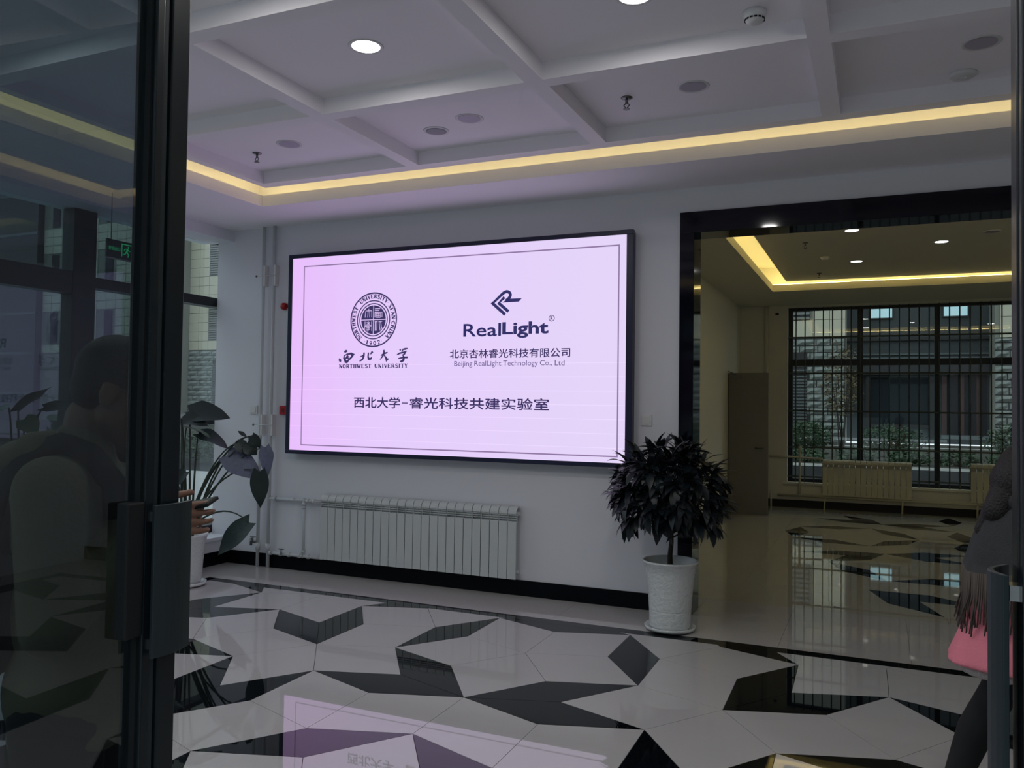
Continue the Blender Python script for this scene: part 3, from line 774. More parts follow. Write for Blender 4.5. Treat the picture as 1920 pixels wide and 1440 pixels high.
MB().tube([(-4.915, 6.345, .69), (-4.915, 6.345, .13)], .0135, 10).build('drop_pipe', PIPEW, pp)
for z in (.63, .60, .19): MB().tube([(-4.915, 6.345, z - .012), (-4.915, 6.345, z + .012)], .020, 10).build('coupling', PIPEW, pp)
MB().tube([(-5.33, 6.35, .145), (-4.70, 6.345, .145)], .0145, 10).build('return_pipe', PIPEW, pp)
for x in (-5.30, -5.18, -5.08, -4.96, -4.86): MB().tube([(x - .012, 6.348, .145), (x + .012, 6.348, .145)], .021, 10).build('coupling', PIPEW, pp)
for x, z in ((-5.16, .145), (-5.50, .235)):
    MB().tube([(x, 6.33, z), (x, 6.33, z + .045)], .006, 8).box(x - .028, x + .028, 6.322, 6.338, z + .045, z + .053).build('valve_handle', STEEL, pp)
MB().tube([(-5.53, 6.34, .235), (-5.46, 6.34, .235)], .012, 8).tube([(-5.53, 6.34, .27), (-5.53, 6.34, .20)], .012, 8).build('bleed_valve', STEEL, pp)
# pipes of the next room
pp2 = thing('heating_pipes', 'cream painted pipes running along the wall under the barred window', 'pipes', (-1.6, 14.1, 0))
MB().tube([(-2.08, 14.15, .84), (-.815, 14.14, .80)], .016, 8).build('supply_pipe', ENAMC, pp2)
MB().tube([(-1.5, 14.12, .20), (4.2, 14.12, .20)], .02, 8).build('return_pipe', ENAMC, pp2)
MB().tube([(-1.16, 14.14, .92), (-1.16, 14.14, .20)], .018, 8).build('drop_pipe', ENAMC, pp2)
MB().tube([(-1.60, 14.10, .0), (-1.60, 14.10, .22)], .016, 8).build('foot', ENAMC, pp2)
MB().tube([(-1.69, 14.16, 0), (-1.69, 14.16, 3.27)], .028, 8).build('riser', WALL2, pp2)
MB().tube([(-1.16, 14.14, .90), (-1.16, 14.14, .99)], .026, 8).build('valve', ENAMC, pp2)

# ------------------------------------------------------------------ small wall things
def socket(label, x, z):
    t_ = thing('wall_socket', label, 'socket', (x, YB, z))
    MB().box(x - .043, x + .043, YB - .012, YB - .0005, z - .043, z + .043).build('plate', PLAST, t_, bevel=.003)
    MB().box(x - .03, x + .03, YB - .016, YB - .011, z - .03, z + .03).build('rocker', PLAST, t_, bevel=.002)
socket('small white switch plate on the wall left of the corner pipes', -5.57, 1.505)
socket('small white switch plate on the wall between screen and black surround', -1.665, 1.475)
t_ = thing('alarm_sounder', 'round red fire alarm sounder half hidden by the left edge of the screen', 'alarm', (-5.215, YB, 2.50))
MB().lathe([(.036, 0), (.036, .02), (.032, .04), (.02, .052), (.001, .054)], (-5.215, YB - .001, 2.50), 20, 'y').build('dome', REDP, t_)
MB().lathe([(.040, 0), (.040, .008)], (-5.215, YB - .0005, 2.50), 20, 'y').build('base', PLAST, t_)
t_ = thing('alarm_button', 'square red fire alarm call point at the left edge of the screen', 'alarm', (-5.19, YB, 1.505))
MB().box(-5.235, -5.150, YB - .04, YB - .001, 1.462, 1.548).build('case', REDP, t_, bevel=.004)
MB().box(-5.212, -5.178, YB - .042, YB - .04, 1.485, 1.523).build('glass_pane', mat('dark red pane', (110, 30, 38), .3), t_)

# ------------------------------------------------------------------ ceiling fittings
def downlight(x, y, z, lit, label, r=.088, group=None, power=LAMP):
    t_ = thing('downlight', label, 'ceiling light', (x, y, z), group)
    MB().lathe([(r * .86, -.001), (r * .98, -.006), (r * 1.06, -.004), (r * 1.09, 0)], (x, y, z), 32).build('trim_ring', PLAST, t_)
    if lit:
        MB().lathe([(.001, -.003), (r * .86, -.003), (r * .86, -.0005)], (x, y, z), 32).build('diffuser', LIT, t_)
        ld = bpy.data.lights.new('lamp', 'AREA'); ld.shape = 'DISK'; ld.size = r * 1.6; ld.energy = power; ld.color = (1, .98, .95)
        lo_ = bpy.data.objects.new('lamp', ld); COL.objects.link(lo_); lo_.parent = t_; lo_.location = (0, 0, -.012)
    else:
        MB().lathe([(.001, -.0008), (r * .80, -.0008), (r * .86, -.004)], (x, y, z), 32).build('diffuser', UNLIT, t_)
    return t_
downlight(-2.531, 3.717, 3.5, True, 'lit round downlight, the bright one near the top left of the coffers')
downlight(-1.047, 3.729, 3.5, True, 'lit round downlight cut off by the top edge of the picture')
for x in (-4.015, -2.52, -1.02, .48, 1.99):  # out-of-view lamps added for extra light in the hall
    downlight(x, 2.52, 3.5, True, 'unseen lit round downlight added nearest the entrance, in the ' + {-4.015: 'first', -2.52: 'second', -1.02: 'third', .48: 'fourth', 1.99: 'fifth'}[x] + ' coffer from the left', group='unseen downlights added nearest the entrance')

downlight(-4.015, 4.921, 3.5, False, 'unlit round downlight in the leftmost coffer, right of the small sprinkler')
downlight(-2.517, 4.925, 3.5, False, 'unlit round downlight above and right of the round speaker')
downlight(-1.017, 4.926, 3.5, False, 'unlit round downlight in the third coffer, right of the larger sprinkler')
downlight(.488, 4.893, 3.5, False, 'unlit round downlight in the dim coffer at the top right')
t_ = thing('ceiling_speaker', 'round grey perforated ceiling speaker beside an unlit downlight', 'speaker', (-2.846, 5.061, 3.5))
MB().lathe([(.001, -.010), (.06, -.009), (.078, -.005)], (-2.846, 5.061, 3.5), 28).build('grille', GREYPL, t_)
MB().lathe([(.078, -.006), (.088, -.005), (.092, 0)], (-2.846, 5.061, 3.5), 28).build('rim', PLAST, t_)
def sprinkler(label, x, y, z, s=1.0):
    t_ = thing('sprinkler', label, 'sprinkler', (x, y, z))
    MB().lathe([(.032 * s, 0), (.032 * s, -.004), (.014 * s, -.010)], (x, y, z), 16).build('escutcheon', STEEL, t_)
    m_ = MB().tube([(x, y, z), (x, y, z - .03 * s)], .008 * s, 8)
    for q in (-1, 1): m_.tube([(x, y, z - .028 * s), (x + q * .016 * s, y, z - .042 * s), (x, y, z - .062 * s)], .0035 * s, 6)
    m_.build('frame_arms', STEEL, t_)
    MB().lathe([(.018 * s, -.062 * s), (.018 * s, -.065 * s)], (x, y, z), 14).build('deflector', STEEL, t_)
sprinkler('small dark sprinkler head in the leftmost coffer', -4.394, 5.01, 3.5, 1.1)
sprinkler('chrome sprinkler head in the third coffer, left of an unlit downlight', -1.436, 4.953, 3.5, 1.15)
t_ = thing('smoke_detector', 'white dome smoke detector with dark slots at the top right', 'smoke detector', (-.552, 4.101, 3.5))
MB().lathe([(.058, 0), (.058, -.012), (.050, -.030), (.040, -.052), (.02, -.058), (.001, -.059)], (-.552, 4.101, 3.5), 28).build('body', PLAST, t_)
mb = MB()
for k in range(14):
    a = 2 * PI * k / 14; ca, sa = math.cos(a), math.sin(a)
    mb.obox((-.552 + .0465 * ca, 4.101 + .0465 * sa, 3.5 - .041), Vector((-sa, ca, 0)) * .007, Vector((ca, sa, 0)) * .002, Vector((0, 0, .0035)))
mb.build('slots', RUB, t_)
t_ = thing('smoke_detector', 'flat white square-round detector base in the dim top right coffer', 'smoke detector', (.436, 5.305, 3.5))
MB().lathe([(.075, 0), (.075, -.010), (.06, -.022), (.001, -.024)], (.436, 5.305, 3.5), 28).build('body', PLAST, t_)
MB().box(.436 - .02, .436 + .02, 5.29, 5.32, 3.470, 3.478).build('chamber', PLAST, t_, bevel=.002)
# next room ceiling
downlight(-.251, 9.033, 3.4, True, 'lit downlight of the next room, nearest the doorway', .075, power=1.1)
downlight(.614, 9.954, 3.4, True, 'lit downlight of the next room, the rightmost lit one', .075, power=1.1)
downlight(-.249, 10.93, 3.4, True, 'lit downlight of the next room, the farthest one', .075, power=1.1)
downlight(2.1, 9.3, 3.4, True, 'lit downlight of the next room, out of view behind the right door leaf', .075, power=1.1)
downlight(1.045, 9.564, 3.4, False, 'unlit downlight of the next room at the right edge', .075)
sprinkler('small sprinkler head of the next room, nearer the doorway', -.734, 9.526, 3.4)
sprinkler('small sprinkler head of the next room, farther from the doorway', -.725, 11.706, 3.4)
t_ = thing('smoke_detector', 'small smoke detector of the next room between two sprinklers', 'smoke detector', (-.586, 10.503, 3.4))
MB().lathe([(.05, 0), (.05, -.01), (.04, -.03), (.001, -.036)], (-.586, 10.503, 3.4), 20).build('body', PLAST, t_)

# exit sign
EO = -.085
es_ = thing('exit_sign', 'green lettered exit sign hanging before the left window', 'sign', (-5.74, 5.07, 2.74))
MB().box(-5.755, -5.735, 4.885 + EO, 5.255 + EO, 2.745, 2.895).build('panel', BLACKAL, es_, bevel=.002)
MB().box(-5.757, -5.733, 4.885 + EO, 5.255 + EO, 2.738, 2.745).build('lower_edge', CHROME, es_)
MB().tube([(-5.745, 4.93 + EO, 2.895), (-5.745, 4.93 + EO, 3.279)], .004, 6).tube([(-5.745, 5.21 + EO, 2.895), (-5.745, 5.21 + EO, 3.279)], .004, 6).build('hanger', STEEL, es_)
text_in('安全出口', 4.900 + EO, 5.012 + EO, 2.806, 2.84, SIGNG, es_, 'lettering', -5.7345, .01, 'yz')
text_in('EXIT', 5.148 + EO, 5.240 + EO, 2.798, 2.842, SIGNG, es_, 'lettering', -5.7345, .006, 'yz')
m_ = MB(); XX = -5.7345
def q4(a0, a1, z0, z1): a0 += EO; a1 += EO; m_.add([(XX, a0, z0), (XX, a1, z0), (XX, a1, z1), (XX, a0, z1)], [(0, 1, 2, 3)])
q4(5.025, 5.135, 2.867, 2.876); q4(5.025, 5.034, 2.768, 2.876); q4(5.126, 5.135, 2.768, 2.876)
def l4(a, b_, wd):
    a = Vector(a); b_ = Vector(b_); d = (b_ - a).normalized(); n_ = Vector((-d.y, d.x)) * wd / 2
    P = [a + n_, b_ + n_, b_ - n_, a - n_]; m_.add([(XX, p.x + EO, p.y) for p in P], [(3, 2, 1, 0)])
m_.add([(XX, 5.094 + EO + .009 * math.cos(2 * PI * k / 10), 2.852 + .009 * math.sin(2 * PI * k / 10)) for k in range(10)], [tuple(range(10))])
l4((5.086, 2.838), (5.076, 2.808), .016); l4((5.084, 2.836), (5.058, 2.834), .008); l4((5.058, 2.834), (5.05, 2.816), .008)
l4((5.086, 2.834), (5.104, 2.820), .008); l4((5.104, 2.820), (5.116, 2.828), .008); l4((5.078, 2.81), (5.096, 2.792), .011); l4((5.096, 2.792), (5.090, 2.768), .009)
l4((5.072, 2.81), (5.060, 2.790), .011); l4((5.060, 2.790), (5.042, 2.788), .009)
m_.build('running_figure', SIGNG, es_)

# ------------------------------------------------------------------ grey door of the next room
d1 = struct('door_1', (R2L, 12.9, 0))
MB().box(R2L + .01, -1.505, 12.88, 12.92, .005, 2.125).build('door_panel', DOORM, d1, bevel=.003)
MB().box(R2L + .05, R2L + .20, 12.85, 12.88, 2.04, 2.09).tube([(R2L + .12, 12.86, 2.10), (R2L + .02, 12.78, 2.15)], .008, 6).build('door_closer', STEEL, d1)
MB().tube([(-1.58, 12.88, 1.0), (-1.58, 12.84, 1.0), (-1.69, 12.84, 1.0)], .009, 8).build('door_handle', STEEL, d1)
MB().box(R2L, R2L + .02, 12.90, 13.75, 0, 2.12).build('door_opening', DARKF, d1)

# ------------------------------------------------------------------ barred window of the next room
w3 = struct('window_3', (0, R2B + .1, 0))
WX0, WX1 = -1.36, 4.3
for x, wd in ((-1.36, .07), (-.312, .086), (.787, .07), (1.94, .086), (3.1, .086), (4.23, .07)):
    B(x, x + wd, R2B + .12, R2B + .2, .40, 3.245).build('mullion', BLACKAL, w3)
xs = [-1.29, -.312, -.226, .787, .857, 1.94, 2.026, 3.1, 3.186, 4.23]
for i in range(0, 10, 2):
    a, b_ = xs[i], xs[i + 1]
    B(a, b_, R2B + .12, R2B + .2, 2.30, 2.40).build('transom', BLACKAL, w3)
    B(a, b_, R2B + .12, R2B + .2, .40, .46).build('transom', BLACKAL, w3); B(a, b_, R2B + .12, R2B + .2, 3.20, 3.245).build('transom', BLACKAL, w3)
    B(a, b_, R2B + .15, R2B + .156, .46, 2.30).build('pane', PANE, w3); B(a, b_, R2B + .15, R2B + .156, 2.40, 3.20).build('pane', PANE, w3)
gr = thing('window_grille', 'grey metal security grille of upright bars and rails over the far window', 'grille', (0, R2B + .05, .4))
x = -1.235
while x < 4.25:
    MB().tube([(x, R2B + .05, .40), (x, R2B + .05, 3.245)], .0105, 6).build('bar', GRILLE, gr); x += .139
for z in (2.755, 2.171, 1.562, .972, .50): MB().box(WX0, WX1, R2B + .035, R2B + .065, z - .013, z + .013).build('rail', GRILLE, gr)
sbuild(MB().box(-1.42, 4.36, R2B - .05, R2B + .12, .37, .405), 'trim_2', WALL2, bevel=.004)
t_ = thing('wall_camera', 'tiny dark wall fitting above left of the barred window', 'fitting', (-1.52, R2B, 3.15))
MB().box(-1.55, -1.50, R2B - .04, R2B, 3.13, 3.155).ball((-1.515, R2B - .045, 3.142), .018, 8, 6).build('body', DARKF, t_)

# ------------------------------------------------------------------ plants
def leaf_mesh(name, length, width, m, droop=.3, fold=.25, n=6, shape='lance', wav=0.0):
    """leaf along +x from the origin, upper side +z"""
    vs = []; fs = []
    for i in range(n + 1):
        s = i / n
        if shape == 'lance': wd = width * (math.sin(PI * min(1, s * .94 + .03)) ** .8) * (1 if s < .5 else 1 - (s - .5) * .5)
        else: wd = width * float(np.interp(s, [0, .1, .2, .3, .4, .5, .6, .7, .8, .9, 1], [.55, .86, .98, 1, .95, .87, .75, .6, .42, .22, 0]))
        if i == n: wd = 0.002
        if i == 0: wd = width * (.12 if shape == 'lance' else .55)
        a = droop * s; x_ = length * (math.sin(a) / droop if abs(droop) > 1e-3 else s); z_ = -length * ((1 - math.cos(a)) / droop if abs(droop) > 1e-3 else 0)
        wz = wav * math.sin(s * 9)
        back = -.12 * length if (shape == 'heart' and i == 0) else 0
        vs += [(x_ + back, wd / 2, z_ + fold * wd / 2 + wz), (x_, 0, z_), (x_ + back, -wd / 2, z_ + fold * wd / 2 - wz)]
    for i in range(n):
        o = 3 * i; fs += [(o, o + 3, o + 4, o + 1), (o + 1, o + 4, o + 5, o + 2)]
    me = bpy.data.meshes.new(name); me.from_pydata(vs, [], fs); me.materials.append(m)
    me.polygons.foreach_set('use_smooth', [True] * len(fs)); me.update(); return me
def frame_mat(o, d, upv):
    d = Vector(d).normalized(); y = Vector(upv).cross(d)
    if y.length < 1e-3: y = Vector((0, 1, 0)).cross(d)
    y.normalize(); z = d.cross(y)
    m3 = Matrix((d, y, z)).transposed().to_4x4(); m3.translation = Vector(o); return m3
# potted tree by the doorway
TX, TY = -1.355, 5.90
tr = thing('potted_tree', 'bushy dark green potted plant with narrow glossy leaves in a tall white pot', 'potted plant', (TX, TY, 0))
MB().lathe([(.001, .004), (.150, .004), (.172, .012), (.182, .034), (.176, .036), (.160, .018), (.001, .016)], (TX, TY, 0), 40).build('saucer', CERAM, tr)
MB().lathe([(.001, .02), (.138, .02), (.146, .04), (.1472, .09), (.148, .138), (.1483, .143), (.1468, .1455), (.1487, .148), (.1492, .155), (.152, .20), (.158, .28), (.172, .40), (.192, .475), (.199, .482), (.200, .490), (.192, .494), (.184, .486), (.170, .43), (.160, .40), (.001, .40)], (TX, TY, 0), 48).build('pot', CERAM, tr)
MB().lathe([(.001, .402), (.1605, .402), (.1605, .410), (.08, .418), (.001, .42)], (TX, TY, 0), 32).build('soil', SOIL, tr)
MB().tube([(TX, TY, .40), (TX - .004, TY, .52), (TX + .006, TY, .62), (TX, TY, .78), (TX + .004, TY, .95)], [.021, .018, .016, .014, .010], 10).build('trunk', BARK, tr)
rng = random.Random(11)
lm = [leaf_mesh('leaf', l, w_, LEAFD, d_, .22) for l, w_, d_ in ((.165, .052, .7), (.15, .046, .5), (.18, .056, .9), (.135, .044, .35))]
CC = Vector((TX - .01, TY, .955)); tips = []
tries = 0
while len(tips) < 112 and tries < 9000:
    tries += 1
    a = rng.uniform(0, 2 * PI); cz = rng.uniform(-.62, 1.0); rr = rng.uniform(.55, 1.0) ** .6
    sr = math.sqrt(1 - cz * cz) if cz > -.99 else .1
    p = CC + Vector((sr * math.cos(a) * .36 * rr, sr * math.sin(a) * .34 * rr, cz * (.34 if cz > 0 else .33) * rr))
    if all((p - q).length > .066 for q in tips): tips.append(p)
tw = MB(); leaves = []
for p in tips:
    base = Vector((TX, TY, min(.93, max(.60, p.z - .12))))
    mid = (base + p) / 2 + Vector((0, 0, .02))
    tw.tube([base, mid, p], [.0065, .005, .003], 5)
    out = (p - CC); out.z *= .6
    if out.length < .02: out = Vector((0, 0, 1))
    out.normalize()
    k = rng.randint(6, 8); a0 = rng.uniform(0, 6)
    sx_ = out.cross(Vector((0, 0, 1))); sx_ = sx_.normalized() if sx_.length > .01 else Vector((1, 0, 0)); sy_ = sx_.cross(out)
    for i in range(k):
        a = a0 + 2 * PI * i / k
        d = out * .75 + (sx_ * math.cos(a) + sy_ * math.sin(a)) * .75
        d.z -= .30 + (.55 if p.z < .82 else 0) + rng.uniform(-.15, .15)
        leaves.append((p + d.normalized() * .01, d.normalized(), rng.choice(lm), rng.uniform(.85, 1.2)))
tw.build('branches', BARK, tr)
leaves.sort(key=lambda q: q[0].y * .9 - q[0].x * .3)
restl = MB()
for i, (p, d, me, s_) in enumerate(leaves):
    M4 = frame_mat(p - Vector((TX, TY, 0)), d, Vector((0, 0, 1)) + Vector((rng.uniform(-.3, .3), rng.uniform(-.3, .3), 0))) @ Matrix.Scale(s_, 4)
    if i < 295:
        o = bpy.data.objects.new('leaf', me); COL.objects.link(o); o.parent = tr; o.matrix_local = M4
    else:
        restl.add([M4 @ v.co + Vector((TX, TY, 0)) for v in me.vertices], [tuple(q.vertices) for q in me.polygons], True)
restl.build('leaves', LEAFD, tr)['kind'] = 'stuff'

def arum(name, label, x, y, spec, potr=.19, poth=.44, soilz=.36):
    t_ = thing(name, label, 'potted plant', (x, y, 0))
    MB().lathe([(.001, .004), (potr * .80, .004), (potr * .96, .012), (potr * .98, .034), (potr * .9, .034), (potr * .86, .018), (.001, .016)], (x, y, 0), 36).build('saucer', CERAM, t_)
    MB().lathe([(.001, .02), (potr * .70, .02), (potr * .76, .05), (potr * .82, .22), (potr * .95, poth * .92), (potr, poth * .97), (potr * 1.01, poth), (potr * .93, poth), (potr * .86, soilz), (.001, soilz)], (x, y, 0), 40).build('pot', CERAM, t_)
    MB().lathe([(.001, soilz + .002), (potr * .86, soilz + .002), (potr * .86, soilz + .008), (.001, soilz + .02)], (x, y, 0), 28).build('soil', SOIL, t_)
    for i, (b_, tip, wd, upv, m, shape, drp) in enumerate(spec):
        b_ = Vector(b_); tip = Vector(tip); Ln = (tip - b_).length
        a = 2.4 * i; s0 = Vector((x + .05 * math.cos(a), y + .05 * math.sin(a), soilz))
        hi = max(b_.z, soilz + .3) + (.12 if b_.z < 1.0 else 0)
        m1 = Vector((s0.x * .75 + b_.x * .25, s0.y * .75 + b_.y * .25, soilz + (hi - soilz) * .55)); m2 = Vector((s0.x * .35 + b_.x * .65, s0.y * .35 + b_.y * .65, soilz + (hi - soilz) * .97))
        pts = []
        for k in range(13):
            q = k / 12; pts.append(s0 * (1 - q) ** 3 + m1 * 3 * q * (1 - q) ** 2 + m2 * 3 * q * q * (1 - q) + b_ * q ** 3)
        MB().tube(pts, [.011 - .006 * k / 12 for k in range(13)], 7).build('petiole', PETI, t_)
        me = leaf_mesh('leaf', Ln * 1.03, wd, m, drp, .18, 10, shape, .006 if shape == 'heart' else .002)
        o = bpy.data.objects.new('leaf', me); COL.objects.link(o); o.parent = t_
        o.matrix_local = frame_mat(b_ - Vector((x, y, 0)), tip - b_, upv)
    return t_
arum('potted_taro', 'large leaved potted plant in the left corner, behind the hand with the phone', -5.45, 5.42, [
    ((-5.47, 5.46, 1.48), (-5.165, 5.60, 1.475), .27, (.35, -.75, 1), LEAFM, 'heart', .3),
    ((-5.46, 5.36, 1.43), (-5.25, 5.44, 1.40), .2, (.2, -.6, 1), LEAFM, 'heart', .3),
    ((-5.40, 5.30, 1.44), (-5.62, 5.20, 1.38), .2, (.2, -.3, 1), LEAFM, 'heart', .4),
    ((-5.33, 5.43, 1.30), (-5.09, 5.53, 1.225), .20, (.1, -.40, 1), LEAFM, 'heart', .4),
    ((-5.42, 5.38, 1.35), (-5.18, 5.42, 1.33), .16, (.3, .2, 1), LEAFG, 'heart', .5),
    ((-5.10, 5.53, 1.115), (-4.815, 5.64, .945), .24, (.45, -.75, .55), LEAFS, 'heart', .35),
    ((-4.80, 5.65, 1.19), (-4.775, 5.67, .94), .13, (.9, -.5, .2), LEAFS, 'heart', .2),
    ((-4.835, 5.63, .985), (-4.84, 5.65, .675), .16, (.55, -.9, .1), LEAFM, 'heart', .15),
    ((-4.94, 5.58, 1.21), (-4.865, 5.63, 1.13), .13, (.3, -.9, .5), LEAFM, 'heart', .4),
    ((-4.90, 5.60, 1.29), (-4.835, 5.63, 1.18), .10, (.2, -.9, .3), LEAFM, 'heart', .5),
    ((-5.01, 5.55, 1.225), (-4.90, 5.60, 1.13), .11, (.2, -.8, .6), LEAFM, 'heart', .5),
    ((-4.94, 5.58, 1.28), (-5.01, 5.55, 1.335), .035, (.2, -.8, .6), LEAFM, 'lance', .4),
    ((-4.79, 5.46, .575), (-5.06, 5.33, .31), .19, (.35, -.85, .45), LEAFM, 'heart', .45),
    ((-5.50, 5.20, 1.15), (-5.36, 4.98, 1.05), .2, (.2, -.2, 1), LEAFM, 'heart', .5),
    ((-5.35, 5.30, .98), (-5.42, 5.12, .83), .15, (.3, -.6, .7), LEAFM, 'heart', .5)])
arum('potted_taro', 'second large leaved plant in a white pot before the left window, behind the man', -5.24, 3.72, [
    ((-5.22, 3.71, 1.50), (-5.04, 3.80, 1.68), .16, (-.6, -.2, .8), LEAFM, 'heart', .2),
    ((-5.27, 3.68, 1.52), (-5.38, 3.60, 1.44), .16, (.1, -.4, .9), LEAFM, 'heart', .3),
    ((-5.06, 3.78, 1.52), (-4.80, 3.86, 1.545), .12, (.2, -.5, .8), LEAFM, 'heart', .3),
    ((-5.17, 3.72, 1.44), (-5.02, 3.70, 1.36), .14, (.1, -.6, .8), LEAFG, 'heart', .4),
    ((-5.30, 3.60, 1.20), (-5.12, 3.40, 1.12), .2, (.2, -.4, .9), LEAFM, 'heart', .5),
    ((-5.20, 3.90, 1.10), (-5.00, 4.10, 1.02), .2, (.3, -.3, .9), LEAFM, 'heart', .5)])

# ------------------------------------------------------------------ people
def capsule(mb, p0, r0, p1, r1, n=14):
    p0, p1 = Vector(p0), Vector(p1); d = p1 - p0
    if d.length < 1e-5: return mb.ball(p0, r0)
    d.normalize(); a = Vector((0, 0, 1)) if abs(d.z) < .9 else Vector((1, 0, 0)); u = d.cross(a).normalized(); v = d.cross(u)
    rings = []
    for k in range(4): 
        t_ = PI / 2 * k / 4; rings.append((p0 - d * r0 * math.cos(t_), max(r0 * math.sin(t_), .0005)))
    rings.append((p0, r0)); rings.append((p1, r1))
    for k in range(1, 5):
        t_ = PI / 2 * k / 4; rings.append((p1 + d * r1 * math.sin(t_), max(r1 * math.cos(t_), .0005)))
    vs = []
    for c_, r_ in rings:
        for k in range(n):
            t_ = 2 * PI * k / n; vs.append(c_ + (u * math.cos(t_) + v * math.sin(t_)) * r_)
    fs = []
    for i in range(len(rings) - 1):
        for k in range(n): fs.append((i * n + k, i * n + (k + 1) % n, (i + 1) * n + (k + 1) % n, (i + 1) * n + k))
    fs.append(tuple(range(n - 1, -1, -1))); fs.append(tuple((len(rings) - 1) * n + k for k in range(n)))
    return mb.add(vs, fs, True)
def fuse(mb, name, m, parent, voxel=.01, smooth=3, xf=None, cut=None):
    """one continuous skin grown over all the collected volumes"""
    if xf: mb.v = [xf @ v for v in mb.v]
    off = wloc(parent)
    me = mb.mesh(name, m, off)
    o = bpy.data.objects.new(name, me); COL.objects.link(o)
    r = o.modifiers.new('r', 'REMESH'); r.mode = 'VOXEL'; r.voxel_size = voxel; r.use_smooth_shade = True
    if smooth:
        s_ = o.modifiers.new('s', 'SMOOTH'); s_.iterations = smooth; s_.factor = .5
    bpy.context.view_layer.update()
    nm = bpy.data.meshes.new_from_object(o.evaluated_get(bpy.context.evaluated_depsgraph_get()))
    nm.name = name
    if cut is not None:
        bm = bmesh.new(); bm.from_mesh(nm)
        dl = [v for v in bm.verts if cut(v.co + off)]
        bmesh.ops.delete(bm, geom=dl, context='VERTS'); bm.to_mesh(nm); bm.free()
    nm.materials.clear(); nm.materials.append(m)
    nm.polygons.foreach_set('use_smooth', [True] * len(nm.polygons))
    bpy.data.objects.remove(o)
    ob = bpy.data.objects.new(name, nm); COL.objects.link(ob); ob.parent = parent
    return ob
def finger(mb, pts, r):
    for i in range(len(pts) - 1): capsule(mb, pts[i], r * (1 - .08 * i), pts[i + 1], r * (1 - .08 * (i + 1)), 10)
def head(mb, c, tilt, s=1.0):
    """head facing local +y, centre c (eye height); tilt = nod forward"""
    Rm = Matrix.Rotation(-tilt, 3, 'X'); c = Vector(c)
    def P(x_, y_, z_): return c + Rm @ Vector((x_ * s, y_ * s, z_ * s))
    mb.ball(P(0, -.018, .035), (.077 * s, .096 * s, .085 * s), 20, 14, Rm)     # skull
    mb.ball(P(0, .018, -.03), (.064 * s, .074 * s, .085 * s), 18, 12, Rm)      # face
    capsule(mb, P(0, .045, -.085), .034 * s, P(0, .060, -.082), .026 * s)       # chin
    capsule(mb, P(-.045, .0, -.06), .024 * s, P(-.012, .05, -.092), .022 * s); capsule(mb, P(.045, .0, -.06), .024 * s, P(.012, .05, -.092), .022 * s)
    capsule(mb, P(0, .086, .006), .008 * s, P(0, .104, -.028), .012 * s, 8)     # nose
    capsule(mb, P(-.012, .094, -.031), .008 * s, P(.012, .094, -.031), .008 * s, 8)
    capsule(mb, P(-.020, .080, -.056), .008 * s, P(.020, .080, -.056), .008 * s, 8)   # lips
    capsule(mb, P(-.018, .078, -.066), .007 * s, P(.018, .078, -.066), .007 * s, 8)
    for q in (-1, 1):
        capsule(mb, P(q * .015, .080, .022), .008 * s, P(q * .048, .066, .024), .008 * s, 8)     # brow
        mb.ball(P(q * .030, .076, .002), (.013 * s, .010 * s, .008 * s), 10, 8, Rm)              # lids
        mb.ball(P(q * .078, -.006, -.006), (.008 * s, .020 * s, .032 * s), 12, 8, Rm)             # ear
        capsule(mb, P(q * .084, -.020, .016), .006 * s, P(q * .086, -.020, -.012), .006 * s, 8)
    return P
def body_core(mb, sh=1.42, hip=.92, shw=.19, hipw=.10):
    capsule(mb, (0, 0, sh + .01), .055, (0, .01, sh + .11), .050)
    mb.ball((0, -.005, sh - .13), (.155, .105, .17), 18, 12); mb.ball((0, 0, sh - .32), (.135, .095, .16), 18, 12); mb.ball((0, -.01, hip + .02), (.155, .115, .12), 18, 12)
    for q in (-1, 1): capsule(mb, (q * .05, 0, sh - .03), .05, (q * shw, -.005, sh - .045), .052)
def hand(mb, wrist, dirv, palmn, curl=.5, side=1, s=1.0):
    """dirv: wrist to fingers, palmn: out of the palm"""
    w_ = Vector(wrist); d = Vector(dirv).normalized(); n_ = Vector(palmn); n_ = (n_ - d * n_.dot(d)).normalized(); a = d.cross(n_) * side
    for k in range(4): capsule(mb, w_ + a * (k - 1.5) * .012 * s, .014 * s, w_ + d * .078 * s + a * (k - 1.5) * .0220 * s, .0115 * s, 10)
    for k, ln in enumerate((.072, .080, .075, .060)):
        b_ = w_ + d * .080 * s + a * (k - 1.5) * .0232 * s; c_ = curl
        def dd(t_): return d * math.cos(t_) + n_ * math.sin(t_)
        p1 = b_ + dd(c_ * .6) * ln * .42 * s; p2 = p1 + dd(c_ * 1.5) * ln * .33 * s; p3 = p2 + dd(c_ * 2.2) * ln * .25 * s
        finger(mb, [b_, p1, p2, p3], .0086 * s)
    t0 = w_ + d * .022 * s - a * .030 * s
    finger(mb, [t0, t0 + (d * .6 - a * .8).normalized() * .036 * s + n_ * .008, t0 + (d * .85 - a * .5).normalized() * .066 * s + n_ * .022 * s], .0108 * s)
    return w_

